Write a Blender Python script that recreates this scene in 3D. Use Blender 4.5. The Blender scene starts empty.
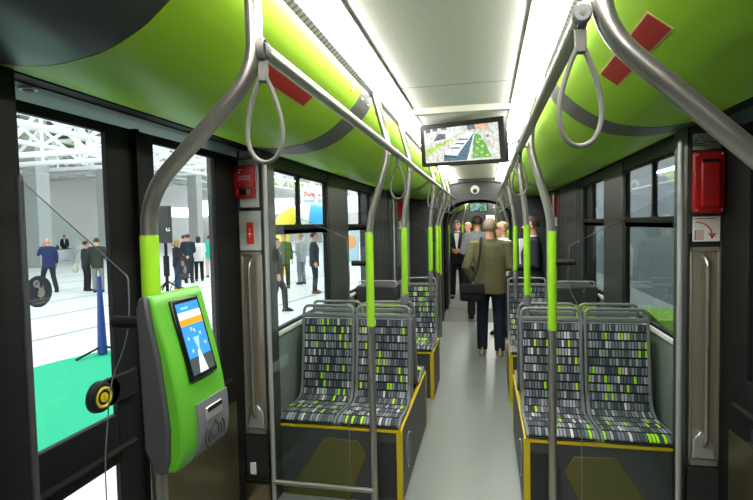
import bpy, bmesh, math, random
from mathutils import Vector, Matrix
random.seed(7)
scene = bpy.context.scene
COL = scene.collection
XC = -0.147            # centre line of the tram body
H = 1.62               # eye height

# ------------------------------------------------------------------ colour / materials
def lin(c):
    return tuple(((v/255)/12.92 if v/255 <= .04045 else ((v/255+.055)/1.055)**2.4) for v in c)

def mat(name, rgb, rough=.5, metal=0., noise=0., nscale=40., bump=0., emit=None, estr=0., spec=.5, stretch=None):
    m = bpy.data.materials.new(name); m.use_nodes = True
    nt = m.node_tree; b = nt.nodes['Principled BSDF']
    c = lin(rgb)
    b.inputs['Base Color'].default_value = (*c, 1)
    b.inputs['Roughness'].default_value = rough
    b.inputs['Metallic'].default_value = metal
    b.inputs['Specular IOR Level'].default_value = spec
    if noise or bump:
        tc = nt.nodes.new('ShaderNodeTexCoord'); mp = nt.nodes.new('ShaderNodeMapping')
        if stretch: mp.inputs['Scale'].default_value = stretch
        n = nt.nodes.new('ShaderNodeTexNoise'); n.inputs['Scale'].default_value = nscale; n.inputs['Detail'].default_value = 3
        nt.links.new(tc.outputs['Object'], mp.inputs['Vector']); nt.links.new(mp.outputs['Vector'], n.inputs['Vector'])
        if noise:
            r = nt.nodes.new('ShaderNodeValToRGB')
            r.color_ramp.elements[0].position = .3; r.color_ramp.elements[1].position = .7
            r.color_ramp.elements[0].color = (*[max(0, v*(1-noise)) for v in c], 1)
            r.color_ramp.elements[1].color = (*[min(1, v*(1+noise)) for v in c], 1)
            nt.links.new(n.outputs['Fac'], r.inputs['Fac']); nt.links.new(r.outputs['Color'], b.inputs['Base Color'])
        if bump:
            bp = nt.nodes.new('ShaderNodeBump'); bp.inputs['Strength'].default_value = bump; bp.inputs['Distance'].default_value = .004
            nt.links.new(n.outputs['Fac'], bp.inputs['Height']); nt.links.new(bp.outputs['Normal'], b.inputs['Normal'])
    if emit:
        b.inputs['Emission Color'].default_value = (*lin(emit), 1); b.inputs['Emission Strength'].default_value = estr
    return m

def glass_mat(name, tint, gloss=.07, rough=.0):
    m = bpy.data.materials.new(name); m.use_nodes = True
    nt = m.node_tree; nt.nodes.clear()
    out = nt.nodes.new('ShaderNodeOutputMaterial'); mix = nt.nodes.new('ShaderNodeMixShader')
    t = nt.nodes.new('ShaderNodeBsdfTransparent'); g = nt.nodes.new('ShaderNodeBsdfGlossy')
    fr = nt.nodes.new('ShaderNodeLayerWeight'); fr.inputs['Blend'].default_value = .5
    pw = nt.nodes.new('ShaderNodeMath'); pw.operation = 'POWER'; pw.inputs[1].default_value = 4.
    mul = nt.nodes.new('ShaderNodeMath'); mul.operation = 'MULTIPLY_ADD'; mul.inputs[1].default_value = .4; mul.inputs[2].default_value = gloss/2; mul.use_clamp = True
    t.inputs['Color'].default_value = (*tint, 1); g.inputs['Roughness'].default_value = rough
    g.inputs['Color'].default_value = (.9, .95, .93, 1)
    nt.links.new(fr.outputs['Facing'], pw.inputs[0]); nt.links.new(pw.outputs[0], mul.inputs[0]); nt.links.new(mul.outputs[0], mix.inputs[0])
    nt.links.new(t.outputs[0], mix.inputs[1]); nt.links.new(g.outputs[0], mix.inputs[2]); nt.links.new(mix.outputs[0], out.inputs[0])
    return m

def emit_mat(name, rgb, s, mottle=0.):
    m = bpy.data.materials.new(name); m.use_nodes = True
    nt = m.node_tree; nt.nodes.clear()
    o = nt.nodes.new('ShaderNodeOutputMaterial'); e = nt.nodes.new('ShaderNodeEmission')
    e.inputs[0].default_value = (*lin(rgb), 1); e.inputs[1].default_value = s
    if mottle:   # the grain of a filmed picture
        tc = nt.nodes.new('ShaderNodeTexCoord'); n = nt.nodes.new('ShaderNodeTexNoise'); n.inputs['Scale'].default_value = 45; n.inputs['Detail'].default_value = 4
        r = nt.nodes.new('ShaderNodeValToRGB'); c = lin(rgb); r.color_ramp.elements[0].position = .32; r.color_ramp.elements[1].position = .62
        r.color_ramp.elements[0].color = (*[v*(1-mottle) for v in c], 1); r.color_ramp.elements[1].color = (*[min(1, v*(1+mottle*.4)) for v in c], 1)
        nt.links.new(tc.outputs['Object'], n.inputs[0]); nt.links.new(n.outputs['Fac'], r.inputs[0]); nt.links.new(r.outputs[0], e.inputs[0])
    nt.links.new(e.outputs[0], o.inputs[0]); return m

def fabric_mat():
    """small upright bricks of grey, white and lime on a black ground, from the seat's UV map (metres)"""
    m = bpy.data.materials.new('seat_fabric'); m.use_nodes = True
    nt = m.node_tree; L = nt.links; N = nt.nodes; b = N['Principled BSDF']
    def math_(op, a, bb=None):
        n = N.new('ShaderNodeMath'); n.operation = op
        for i, v in enumerate((a, bb)):
            if v is None: continue
            if isinstance(v, (int, float)): n.inputs[i].default_value = v
            else: L.new(v, n.inputs[i])
        return n.outputs[0]
    uv = N.new('ShaderNodeUVMap'); sep = N.new('ShaderNodeSeparateXYZ'); L.new(uv.outputs[0], sep.inputs[0])
    v = math_('DIVIDE', sep.outputs[1], .052); row = math_('FLOOR', v); fv = math_('FRACT', v)
    wr = N.new('ShaderNodeTexWhiteNoise'); wr.noise_dimensions = '1D'; L.new(row, wr.inputs['W'])
    u = math_('ADD', math_('DIVIDE', sep.outputs[0], .0185), math_('MULTIPLY', wr.outputs[0], 3.)); col = math_('FLOOR', u); fu = math_('FRACT', u)
    cmb = N.new('ShaderNodeCombineXYZ'); L.new(col, cmb.inputs[0]); L.new(row, cmb.inputs[1])
    oi = N.new('ShaderNodeObjectInfo'); L.new(math_('MULTIPLY', oi.outputs['Random'], 50.), cmb.inputs[2])
    wn = N.new('ShaderNodeTexWhiteNoise'); L.new(cmb.outputs[0], wn.inputs['Vector'])
    cr = N.new('ShaderNodeValToRGB'); cr.color_ramp.interpolation = 'CONSTANT'
    e = cr.color_ramp.elements
    stops = [(0, (104,108,114)), (.22, (78,83,90)), (.46, (126,130,136)), (.62, (60,66,74)), (.78, (150,152,158)), (.87, (196,192,196)), (.92, (150,205,30))]
    e[0].position = 0; e[0].color = (*lin(stops[0][1]), 1); e[1].position = stops[1][0]; e[1].color = (*lin(stops[1][1]), 1)
    for p, c in stops[2:]:
        q = e.new(p); q.color = (*lin(c), 1)
    L.new(wn.outputs['Value'], cr.inputs[0])
    mask = math_('MULTIPLY', math_('MULTIPLY', math_('GREATER_THAN', fu, .16), math_('LESS_THAN', fu, .94)), math_('MULTIPLY', math_('GREATER_THAN', fv, .1), math_('LESS_THAN', fv, .88)))
    mx = N.new('ShaderNodeMix'); mx.data_type = 'RGBA'; L.new(mask, mx.inputs[0])
    mx.inputs[6].default_value = (*lin((24, 26, 32)), 1); L.new(cr.outputs[0], mx.inputs[7]); L.new(mx.outputs[2], b.inputs['Base Color'])
    b.inputs['Roughness'].default_value = .9; b.inputs['Specular IOR Level'].default_value = .2
    return m

def vent_mat():
    m = mat('vent_strip', (120, 120, 116), .5, .3); nt = m.node_tree; b = nt.nodes['Principled BSDF']
    tc = nt.nodes.new('ShaderNodeTexCoord'); w = nt.nodes.new('ShaderNodeTexWave'); w.bands_direction = 'Y'; w.inputs['Scale'].default_value = 9
    r = nt.nodes.new('ShaderNodeValToRGB'); r.color_ramp.interpolation = 'CONSTANT'
    r.color_ramp.elements[0].color = (*lin((120, 120, 114)), 1); r.color_ramp.elements[1].color = (*lin((72, 72, 70)), 1); r.color_ramp.elements[1].position = .55
    nt.links.new(tc.outputs['Object'], w.inputs[0]); nt.links.new(w.outputs['Fac'], r.inputs[0]); nt.links.new(r.outputs[0], b.inputs['Base Color'])
    return m

def stripe_floor_mat():
    """pale hall floor with long dark joints"""
    m = mat('hall_floor', (214, 216, 216), .35); nt = m.node_tree; b = nt.nodes['Principled BSDF']
    tc = nt.nodes.new('ShaderNodeTexCoord'); mp = nt.nodes.new('ShaderNodeMapping'); mp.inputs['Rotation'].default_value = (0, 0, math.radians(8))
    sx = nt.nodes.new('ShaderNodeSeparateXYZ'); d = nt.nodes.new('ShaderNodeMath'); d.operation = 'DIVIDE'; d.inputs[1].default_value = 2.3
    f = nt.nodes.new('ShaderNodeMath'); f.operation = 'FRACT'
    r = nt.nodes.new('ShaderNodeValToRGB'); r.color_ramp.interpolation = 'CONSTANT'
    e = r.color_ramp.elements; e[0].color = (*lin((150, 152, 152)), 1); e[1].position = .055; e[1].color = (*lin((222, 223, 222)), 1)
    nt.links.new(tc.outputs['Object'], mp.inputs[0]); nt.links.new(mp.outputs[0], sx.inputs[0]); nt.links.new(sx.outputs[0], d.inputs[0])
    nt.links.new(d.outputs[0], f.inputs[0]); nt.links.new(f.outputs[0], r.inputs[0]); nt.links.new(r.outputs[0], b.inputs['Base Color'])
    return m

M = dict(
    green=mat('lime_panel', (142, 188, 18), .48, noise=.02, nscale=3),
    band=mat('dark_band', (78, 80, 78), .45),
    ceil=mat('ceiling_grey', (232, 228, 221), .6, noise=.03, nscale=60, bump=.05),
    dark=mat('charcoal_panel', (38, 40, 39), .45, noise=.05, nscale=12),
    darkcove=mat('dark_cove', (34, 40, 40), .4),
    black=mat('black_rubber', (12, 12, 12), .6, spec=.25),
    blackgloss=mat('black_gloss', (12, 13, 13), .2),
    wallgrey=mat('side_panel_grey', (104, 112, 106), .5, noise=.03, nscale=10),
    soffit=mat('soffit_grey', (58, 80, 73), .5, spec=.2),
    steel=mat('brushed_steel', (176, 174, 164), .3, .92, noise=.06, nscale=30, stretch=(8, 8, .4)),
    steeldark=mat('brown_steel', (126, 116, 92), .3, .9, noise=.12, nscale=5),
    recess=mat('recess_steel', (168, 160, 142), .4, .7, noise=.08, nscale=20, stretch=(6, 6, .4)),
    alu=mat('aluminium', (176, 178, 174), .4, .6),
    greyplastic=mat('grey_plastic', (104, 108, 108), .45),
    strap=mat('strap_grey', (98, 98, 91), .55),
    yellow=mat('yellow_trim', (196, 172, 10), .45),
    plinth=mat('plinth_grey', (60, 62, 62), .45, noise=.06, nscale=30),
    olive=mat('olive_tone', (88, 84, 32), .5, noise=.06, nscale=30),
    floor=mat('lino', (120, 125, 122), .32, noise=.12, nscale=160),
    matfl=mat('ribbed_mat', (92, 94, 90), .6),
    fabric=fabric_mat(), vent=vent_mat(),
    sleeve=mat('green_sleeve', (140, 196, 30), .45),
    machine=mat('machine_green', (80, 152, 38), .4),
    machgrey=mat('machine_grey', (58, 60, 62), .5), machmid=mat('machine_midgrey', (94, 97, 100), .5),
    pale=mat('pale_panel', (190, 193, 188), .5), white=mat('white_plate', (225, 225, 220), .5),
    red=mat('red_plastic', (176, 16, 20), .35), redsticker=mat('red_sticker', (156, 14, 14), .4), redbright=mat('red_sign', (214, 40, 26), .5),
    cream=mat('cream_edge', (205, 190, 130), .5),
    ink=mat('dark_ink', (40, 42, 40), .6),
    glass=glass_mat('window_glass', (.96, .98, .975), .04), glassdark=glass_mat('tinted_glass', (.78, .82, .81), .05),
    screenglass=glass_mat('partition_glass', (.93, .96, .95), .035),
    light=emit_mat('strip_light', (255, 253, 246), 17.),
    skin=mat('skin', (205, 150, 125), .55), hairgrey=mat('grey_hair', (128, 116, 100), .8, noise=.15, nscale=80), hairdark=mat('dark_hair', (48, 36, 28), .7, noise=.2, nscale=80),
    hairblond=mat('fair_hair', (176, 140, 92), .7, noise=.15, nscale=80),
    eye=mat('eye', (30, 26, 24), .3), lip=mat('lip', (160, 90, 80), .6),
    hallfloor=stripe_floor_mat(), hallwall=mat('hall_wall', (220, 222, 218), .7), hallcol=mat('hall_column', (168, 172, 170), .7),
    hallroof=mat('hall_roof', (112, 118, 122), .7), truss=mat('truss_white', (222, 226, 226), .5),
    mint=mat('mint_carpet', (30, 172, 128), .9, noise=.03, nscale=20),
    cloth=mat('white_cloth', (232, 232, 232), .8), spk=mat('speaker_black', (62, 66, 72), .6, noise=.1, nscale=90),
    sticker=mat('navy_sticker', (42, 48, 66), .5), stickerink=mat('sticker_ink', (150, 146, 140), .6),
    outwall=mat('grey_outer_wall', (128, 136, 140), .7, noise=.05, nscale=1.5), clerestory=emit_mat('clerestory_daylight', (244, 250, 255), 2.2),
    infly=mat('inflatable_yellow', (250, 225, 60), .5), inflb=mat('inflatable_blue', (70, 180, 235), .5), inflw=mat('inflatable_white', (240, 240, 236), .5),
    orange=mat('orange', (240, 96, 40), .5), lime=mat('lime_plastic', (150, 200, 40), .5), blue=mat('blue_base', (36, 60, 140), .5), paleblue=mat('pale_blue', (170, 205, 215), .6), orangepale=mat('pale_orange', (230, 160, 90), .6),
)
def cloth(name, rgb): return mat(name, rgb, .9, noise=.1, nscale=25, spec=.2)

# ------------------------------------------------------------------ mesh builder
class MB:
    def __init__(s): s.bm = bmesh.new(); s.uv = s.bm.loops.layers.uv.new('UVMap')
    def quad(s, pts, mi=0):
        f = s.bm.faces.new([s.bm.verts.new(p) for p in pts]); f.material_index = mi; return f
    def box(s, x0, y0, z0, x1, y1, z1, mi=0):
        x0, x1 = sorted((x0, x1)); y0, y1 = sorted((y0, y1)); z0, z1 = sorted((z0, z1))
        v = [s.bm.verts.new((x, y, z)) for x in (x0, x1) for y in (y0, y1) for z in (z0, z1)]
        for q in ((0, 1, 3, 2), (4, 6, 7, 5), (0, 4, 5, 1), (2, 3, 7, 6), (0, 2, 6, 4), (1, 5, 7, 3)):
            s.bm.faces.new([v[i] for i in q]).material_index = mi
        return s
    def obox(s, c, ax, ay, az, hx, hy, hz, mi=0):
        """box about c along three unit axes"""
        c = Vector(c); ax = Vector(ax)*hx; ay = Vector(ay)*hy; az = Vector(az)*hz
        v = [s.bm.verts.new(c+i*ax+j*ay+k*az) for i in (-1, 1) for j in (-1, 1) for k in (-1, 1)]
        for q in ((0, 1, 3, 2), (4, 6, 7, 5), (0, 4, 5, 1), (2, 3, 7, 6), (0, 2, 6, 4), (1, 5, 7, 3)):
            s.bm.faces.new([v[i] for i in q]).material_index = mi
        return s
    def tube(s, pts, r, n=10, closed=False, mi=0, flat=None):
        pts = [Vector(p) for p in pts]; m = len(pts)
        rs = r if isinstance(r, (list, tuple)) else [r]*m
        tang = []
        for i in range(m):
            a = pts[(i-1) % m] if closed or i else pts[0]; b = pts[(i+1) % m] if closed or i < m-1 else pts[-1]
            tang.append((b-a).normalized())
        up = Vector((0, 0, 1)) if abs(tang[0].z) < .9 else Vector((1, 0, 0))
        nrm = (up-tang[0]*up.dot(tang[0])).normalized(); rings = []
        for i in range(m):
            nrm = (nrm-tang[i]*nrm.dot(tang[i])).normalized(); bi = tang[i].cross(nrm)
            fx, fy = flat if flat else (1, 1)
            rings.append([s.bm.verts.new(pts[i]+rs[i]*(fx*math.cos(2*math.pi*k/n)*nrm+fy*math.sin(2*math.pi*k/n)*bi)) for k in range(n)])
        for i in range(m if closed else m-1):
            A, B = rings[i], rings[(i+1) % m]
            for k in range(n): s.bm.faces.new((A[k], A[(k+1) % n], B[(k+1) % n], B[k])).material_index = mi
        if not closed:
            s.bm.faces.new(list(reversed(rings[0]))).material_index = mi; s.bm.faces.new(rings[-1]).material_index = mi
        return s
    def prism(s, poly, axis, a, b, mi=0):
        """2-D polygon extruded along x, y or z (the other two coordinates in order)"""
        def P(p, t): return {'x': (t, p[0], p[1]), 'y': (p[0], t, p[1]), 'z': (p[0], p[1], t)}[axis]
        A = [s.bm.verts.new(P(p, a)) for p in poly]; B = [s.bm.verts.new(P(p, b)) for p in poly]; n = len(poly)
        fs = [s.bm.faces.new(A), s.bm.faces.new(list(reversed(B)))]
        fs += [s.bm.faces.new((A[i], B[i], B[(i+1) % n], A[(i+1) % n])) for i in range(n)]
        for f in fs: f.material_index = mi
        return s
    def sweep(s, prof, axis_a, axis_b, th, mi=0, vs=1.):
        """open profile (y,z) swept from x=a to x=b with thickness th below it, closed"""
        P = [Vector((0, p[0], p[1])) for p in prof]; n = len(P); off = []
        for i in range(n):
            t = (P[min(i+1, n-1)]-P[max(i-1, 0)]).normalized(); off.append(P[i]-Vector((0, -t.z, t.y))*th)
        ls = [0]
        for i in range(1, n): ls.append(ls[-1]+(P[i]-P[i-1]).length)
        nx = 5; xs = [axis_a+(axis_b-axis_a)*k/(nx-1) for k in range(nx)]
        T = [[s.bm.verts.new((x, p.y, p.z)) for x in xs] for p in P]; B = [[s.bm.verts.new((x, p.y, p.z)) for x in xs] for p in off]
        for i in range(n-1):
            for k in range(nx-1):
                f = s.bm.faces.new((T[i][k], T[i][k+1], T[i+1][k+1], T[i+1][k])); f.material_index = mi
                for l, (a, b) in zip(f.loops, ((i, k), (i, k+1), (i+1, k+1), (i+1, k))): l[s.uv].uv = (xs[b], ls[a]*vs)
                s.bm.faces.new((B[i][k], B[i+1][k], B[i+1][k+1], B[i][k+1])).material_index = mi
            s.bm.faces.new((T[i][0], T[i+1][0], B[i+1][0], B[i][0])); s.bm.faces.new((T[i][-1], B[i][-1], B[i+1][-1], T[i+1][-1]))
        for k in range(nx-1):
            s.bm.faces.new((T[0][k], B[0][k], B[0][k+1], T[0][k+1])); s.bm.faces.new((T[-1][k], T[-1][k+1], B[-1][k+1], B[-1][k]))
        return s
    def ball(s, c, r, seg=12, mi=0):
        r = (r, r, r) if isinstance(r, (int, float)) else r
        g = bmesh.ops.create_uvsphere(s.bm, u_segments=seg, v_segments=max(6, seg*2//3), radius=1, matrix=Matrix.Translation(c) @ Matrix.Diagonal((*r, 1)))
        for v in g['verts']:
            for f in v.link_faces: f.material_index = mi
        return s
    def cyl(s, a, b, r, n=16, mi=0): return s.tube([a, b], r, n, mi=mi)
    def loft(s, rings, n=16, mi=0):
        """rings: (centre, rx, ry) horizontal ellipses stacked"""
        R = []
        for c, rx, ry in rings:
            R.append([s.bm.verts.new((c[0]+rx*math.cos(2*math.pi*k/n), c[1]+ry*math.sin(2*math.pi*k/n), c[2])) for k in range(n)])
        for A, B in zip(R, R[1:]):
            for k in range(n): s.bm.faces.new((A[k], A[(k+1) % n], B[(k+1) % n], B[k])).material_index = mi
        s.bm.faces.new(list(reversed(R[0]))).material_index = mi; s.bm.faces.new(R[-1]).material_index = mi
        return s
    def build(s, name, mats, parent=None, local=False, bevel=0., smooth=True, seg=2):
        if parent is not None and not local:
            off = Vector((0, 0, 0)); q = parent
            while q is not None: off += q.location; q = q.parent
            bmesh.ops.translate(s.bm, verts=s.bm.verts, vec=-off)
        bmesh.ops.recalc_face_normals(s.bm, faces=s.bm.faces)
        if smooth:
            for f in s.bm.faces: f.smooth = True
            for e in s.bm.edges:
                if len(e.link_faces) == 2 and e.calc_face_angle(0) > math.radians(38): e.smooth = False
        me = bpy.data.meshes.new(name); s.bm.to_mesh(me); s.bm.free()
        for m in (mats if isinstance(mats, (list, tuple)) else [mats]): me.materials.append(M[m] if isinstance(m, str) else m)
        o = bpy.data.objects.new(name, me); COL.objects.link(o)
        if parent is not None: o.parent = parent
        if bevel:
            b = o.modifiers.new('bevel', 'BEVEL'); b.width = bevel; b.segments = seg; b.limit_method = 'ANGLE'; b.angle_limit = math.radians(40)
        return o

def fillet(pts, rad, n=6):
    """round the corners of a polyline"""
    pts = [Vector(p) for p in pts]; out = [pts[0]]
    for i in range(1, len(pts)-1):
        a, p, b = pts[i-1], pts[i], pts[i+1]; r = rad[i-1] if isinstance(rad, (list, tuple)) else rad
        d = min(r, (a-p).length*.49, (b-p).length*.49); s_ = p+(a-p).normalized()*d; e = p+(b-p).normalized()*d
        for k in range(n+1):
            t = k/n; out.append((1-t)**2*s_+2*t*(1-t)*p+t*t*e)
    return out+[pts[-1]]
def catmull(pts, n=6):
    P = [Vector(p) for p in pts]; P = [2*P[0]-P[1]]+P+[2*P[-1]-P[-2]]; out = []
    for i in range(1, len(P)-2):
        a, b, c, d = P[i-1:i+3]
        for k in range(n):
            t = k/n; out.append(.5*((2*b)+(c-a)*t+(2*a-5*b+4*c-d)*t*t+(3*b-a-3*c+d)*t**3))
    return out+[P[-2]]

def tag(o, label, cat, group=None, kind=None):
    o['label'] = label; o['category'] = cat
    if group: o['group'] = group
    if kind: o['kind'] = kind
    return o
def thing(name, label, cat, loc=(0, 0, 0), group=None):
    o = bpy.data.objects.new(name, None); COL.objects.link(o); o.location = loc; o.empty_display_size = .1
    return tag(o, label, cat, group)
def struct(o): o['kind'] = 'structure'; return o
def copy_tree(o, parent=None):
    c = o.copy(); COL.objects.link(c)
    if parent is not None: c.parent = parent
    for ch in list(o.children): copy_tree(ch, c)
    return c
def X(side, d): return XC+side*d
LR = ((-1, 'left'), (1, 'right'))

def text_mesh(name, body, size, mtx, m, parent=None, bold=0., align='CENTER'):
    cu = bpy.data.curves.new(name, 'FONT'); cu.body = body; cu.size = size; cu.align_x = align; cu.align_y = 'CENTER'; cu.offset = bold; cu.resolution_u = 2
    t = bpy.data.objects.new(name, cu); COL.objects.link(t)
    dg = bpy.context.evaluated_depsgraph_get(); me = bpy.data.meshes.new_from_object(t.evaluated_get(dg))
    bpy.data.objects.remove(t); bpy.data.curves.remove(cu)
    me.transform(mtx)
    if parent is not None: me.transform(Matrix.Translation(-parent.location))
    me.materials.clear(); me.materials.append(M[m])
    o = bpy.data.objects.new(name, me); COL.objects.link(o)
    if parent is not None: o.parent = parent
    return o
def frame_mtx(o, x, y):
    x = Vector(x).normalized(); y = Vector(y).normalized(); z = x.cross(y)
    m = Matrix.Identity(4)
    for i, c in enumerate((x, y, z)): m[0][i], m[1][i], m[2][i] = c
    m.translation = Vector(o); return m

# ------------------------------------------------------------------ camera (24 mm, standing height, turned a little to the left)
def camera():
    f = 510.; cx, cy = 376.5, 250.
    d = Vector((486-cx, 223-cy, f)).normalized(); up = Vector((math.sin(-.010), -math.cos(-.010), 0)); up = (up-d*up.dot(d)).normalized()
    xx = d.cross(up); xx = xx if xx.x > 0 else -xx
    right = Vector((xx.x, d.x, up.x)); down = Vector((xx.y, d.y, up.y)); fwd = Vector((xx.z, d.z, up.z))
    c = bpy.data.cameras.new('camera'); c.sensor_width = 36; c.lens = f/753*36; c.clip_start = .02; c.clip_end = 300
    o = bpy.data.objects.new('camera', c); COL.objects.link(o)
    m = Matrix.Identity(4)
    for i, v in enumerate((right, -down, -fwd)): m[0][i], m[1][i], m[2][i] = v
    m.translation = (0, 0, H); o.matrix_world = m; scene.camera = o
camera()

# ================================================================== TRAM SHELL
YB, YE = -1.6, 8.5          # this module; the next one follows after the gangway
Y2, Y3 = 9.8, 18.
PROF = [(.44, 2.34), (.452, 2.285), (.488, 2.225), (.533, 2.178), (.58, 2.137), (.64, 2.095), (.735, 2.053), (.82, 2.037), (.9, 2.03), (1.0, 2.038), (1.10, 2.06), (1.17, 2.09)]
PROFS = [(p.x, p.y) for p in catmull([(a, b, 0) for a, b in PROF], 4)]
def cove_z(d):
    for (a, za), (b, zb) in zip(PROFS, PROFS[1:]):
        if a <= d <= b: return za+(zb-za)*(d-a)/(b-a)
    return 2.09
def cove(mb, side, y0, y1, d0=.44, d1=1.17, off=0., mi=0, th=0.):
    pr = [(d0, cove_z(d0))]+[p for p in PROFS if d0+1e-4 < p[0] < d1-1e-4]+[(d1, cove_z(d1))]
    vs = []
    for i, (d, z) in enumerate(pr):
        a = pr[max(i-1, 0)]; b = pr[min(i+1, len(pr)-1)]; t = Vector((b[0]-a[0], b[1]-a[1])).normalized(); n = Vector((t.y, -t.x))  # towards the room
        vs.append((d+n.x*off, z+n.y*off, d+n.x*(off-max(th, .004)), z+n.y*(off-max(th, .004))))
    F = [[mb.bm.verts.new((X(side, v[0]), y, v[1])) for v in vs] for y in (y0, y1)]
    G = [[mb.bm.verts.new((X(side, v[2]), y, v[3])) for v in vs] for y in (y0, y1)]
    for i in range(len(vs)-1):
        for A in (F, G): mb.bm.faces.new((A[0][i], A[0][i+1], A[1][i+1], A[1][i])).material_index = mi
        for j in (0, 1): mb.bm.faces.new((F[j][i], F[j][i+1], G[j][i+1], G[j][i])).material_index = mi
    for i in (0, -1): mb.bm.faces.new((F[0][i], F[1][i], G[1][i], G[0][i])).material_index = mi
    return mb

# floor
b = MB(); b.box(X(-1, 1.4), YB, -.04, X(1, 1.4), YE-.1, 0); struct(b.build('floor', 'floor'))
b = MB()
for i in range(18):
    y = YE-.1+i*.0795; b.box(X(-1, .62), y, -.04, X(1, .62), y+.06, .004); b.box(X(-1, .62), y+.06, -.04, X(1, .62), y+.0795, -.003)
b.box(X(-1, .66), YE-.13, -.03, X(1, .66), YE-.1, .006, 1)
struct(b.build('floor', ['matfl', 'alu']))
b = MB(); b.box(X(-1, 1.4), Y2, -.04, X(1, 1.4), Y3, 0); struct(b.build('floor', 'floor'))
# ceiling
b = MB(); b.box(X(-1, .30), YB, 2.35, X(1, .30), 2.745, 2.37); b.box(X(-1, .30), 2.755, 2.35, X(1, .30), 3.24, 2.37); b.box(X(-1, .30), 2.74, 2.352, X(1, .30), 2.76, 2.37, 1)
b.box(X(-1, .30), 3.24, 2.312, X(1, .30), 3.30, 2.37); b.box(X(-1, .30), 3.30, 2.346, X(1, .30), YE, 2.37)
struct(b.build('ceiling', ['ceil', 'band'], bevel=.004))
b = MB(); b.box(X(-1, .30), Y2, 2.346, X(1, .30), Y3, 2.37); struct(b.build('ceiling', 'ceil'))
b = MB(); b.box(X(-1, 1.42), YB, 2.42, X(1, 1.42), Y3, 2.5); struct(b.build('ceiling_roof', 'dark'))
for s, nm in LR:
    for ya, yb in ((YB, YE), (Y2, Y3)):
        b = MB(); b.box(X(s, .30), ya, 2.338, X(s, .313), yb, 2.4); struct(b.build('trim_%d' % (1 if ya < 0 else 2), 'alu'))
        b = MB(); b.prism([(X(s, .424), 2.318), (X(s, .43), 2.314), (X(s, .452), 2.30), (X(s, .452), 2.4), (X(s, .424), 2.4)], 'y', ya, yb); struct(b.build('trim_%d' % (3 if ya < 0 else 4), 'vent'))
    if s < 0:
        labs = ['long white fluorescent strip overhead, on the ticket machine side', 'far white strip light beyond the gangway, over the left hand grips']
    else:
        labs = ['long white fluorescent strip overhead, on the emergency box side', 'far white strip light beyond the gangway, over the right hand grips']
    for (ya, yb), lab in zip(((YB, YE-.02), (Y2+.02, Y3)), labs):
        t = thing('ceiling_light', lab, 'light', (X(s, .37), (ya+yb)/2, 2.36))
        b = MB(); b.prism([(X(s, .313), 2.352), (X(s, .314), 2.322), (X(s, .33), 2.318), (X(s, .424), 2.326), (X(s, .424), 2.352)], 'y', ya, yb); b.build('diffuser', 'light', t)
        b = MB(); b.box(X(s, .31), ya, 2.375, X(s, .43), yb, 2.40); b.build('housing', 'alu', t)
    # coves
    b = MB(); cove(b, s, YB, 1.08, th=.02); struct(b.build('trim_5', 'darkcove'))
    b = MB()
    for ya, yb in ((1.084, 2.50), (2.74, 6.36), (6.56, YE)): cove(b, s, ya, yb, th=.02)
    struct(b.build('trim_6', 'green'))
    b = MB()
    for ya, yb in ((2.50, 2.74), (6.36, 6.56)): cove(b, s, ya, yb, th=.02, off=.002)
    struct(b.build('trim_7', 'band'))
    b = MB(); cove(b, s, Y2, Y3, th=.02); struct(b.build('trim_8', 'green'))
    b = MB()
    for y in (2.36, 2.55, 2.68, 2.88, 4.4, 4.6, 6.3, 6.62):
        z = cove_z(.466); b.ball((X(s, .462), y, z), .008, 8)
    struct(b.build('trim_9', 'steel'))
    # header behind the cove, with the dark edge strip
    b = MB(); b.box(X(s, 1.15), YB, 2.075, X(s, 1.42), Y3, 2.42); b.box(X(s, 1.112), YB, 2.058, X(s, 1.18), YE, 2.105, 1); struct(b.build('wall_%s' % nm, ['dark', 'black']))

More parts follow.
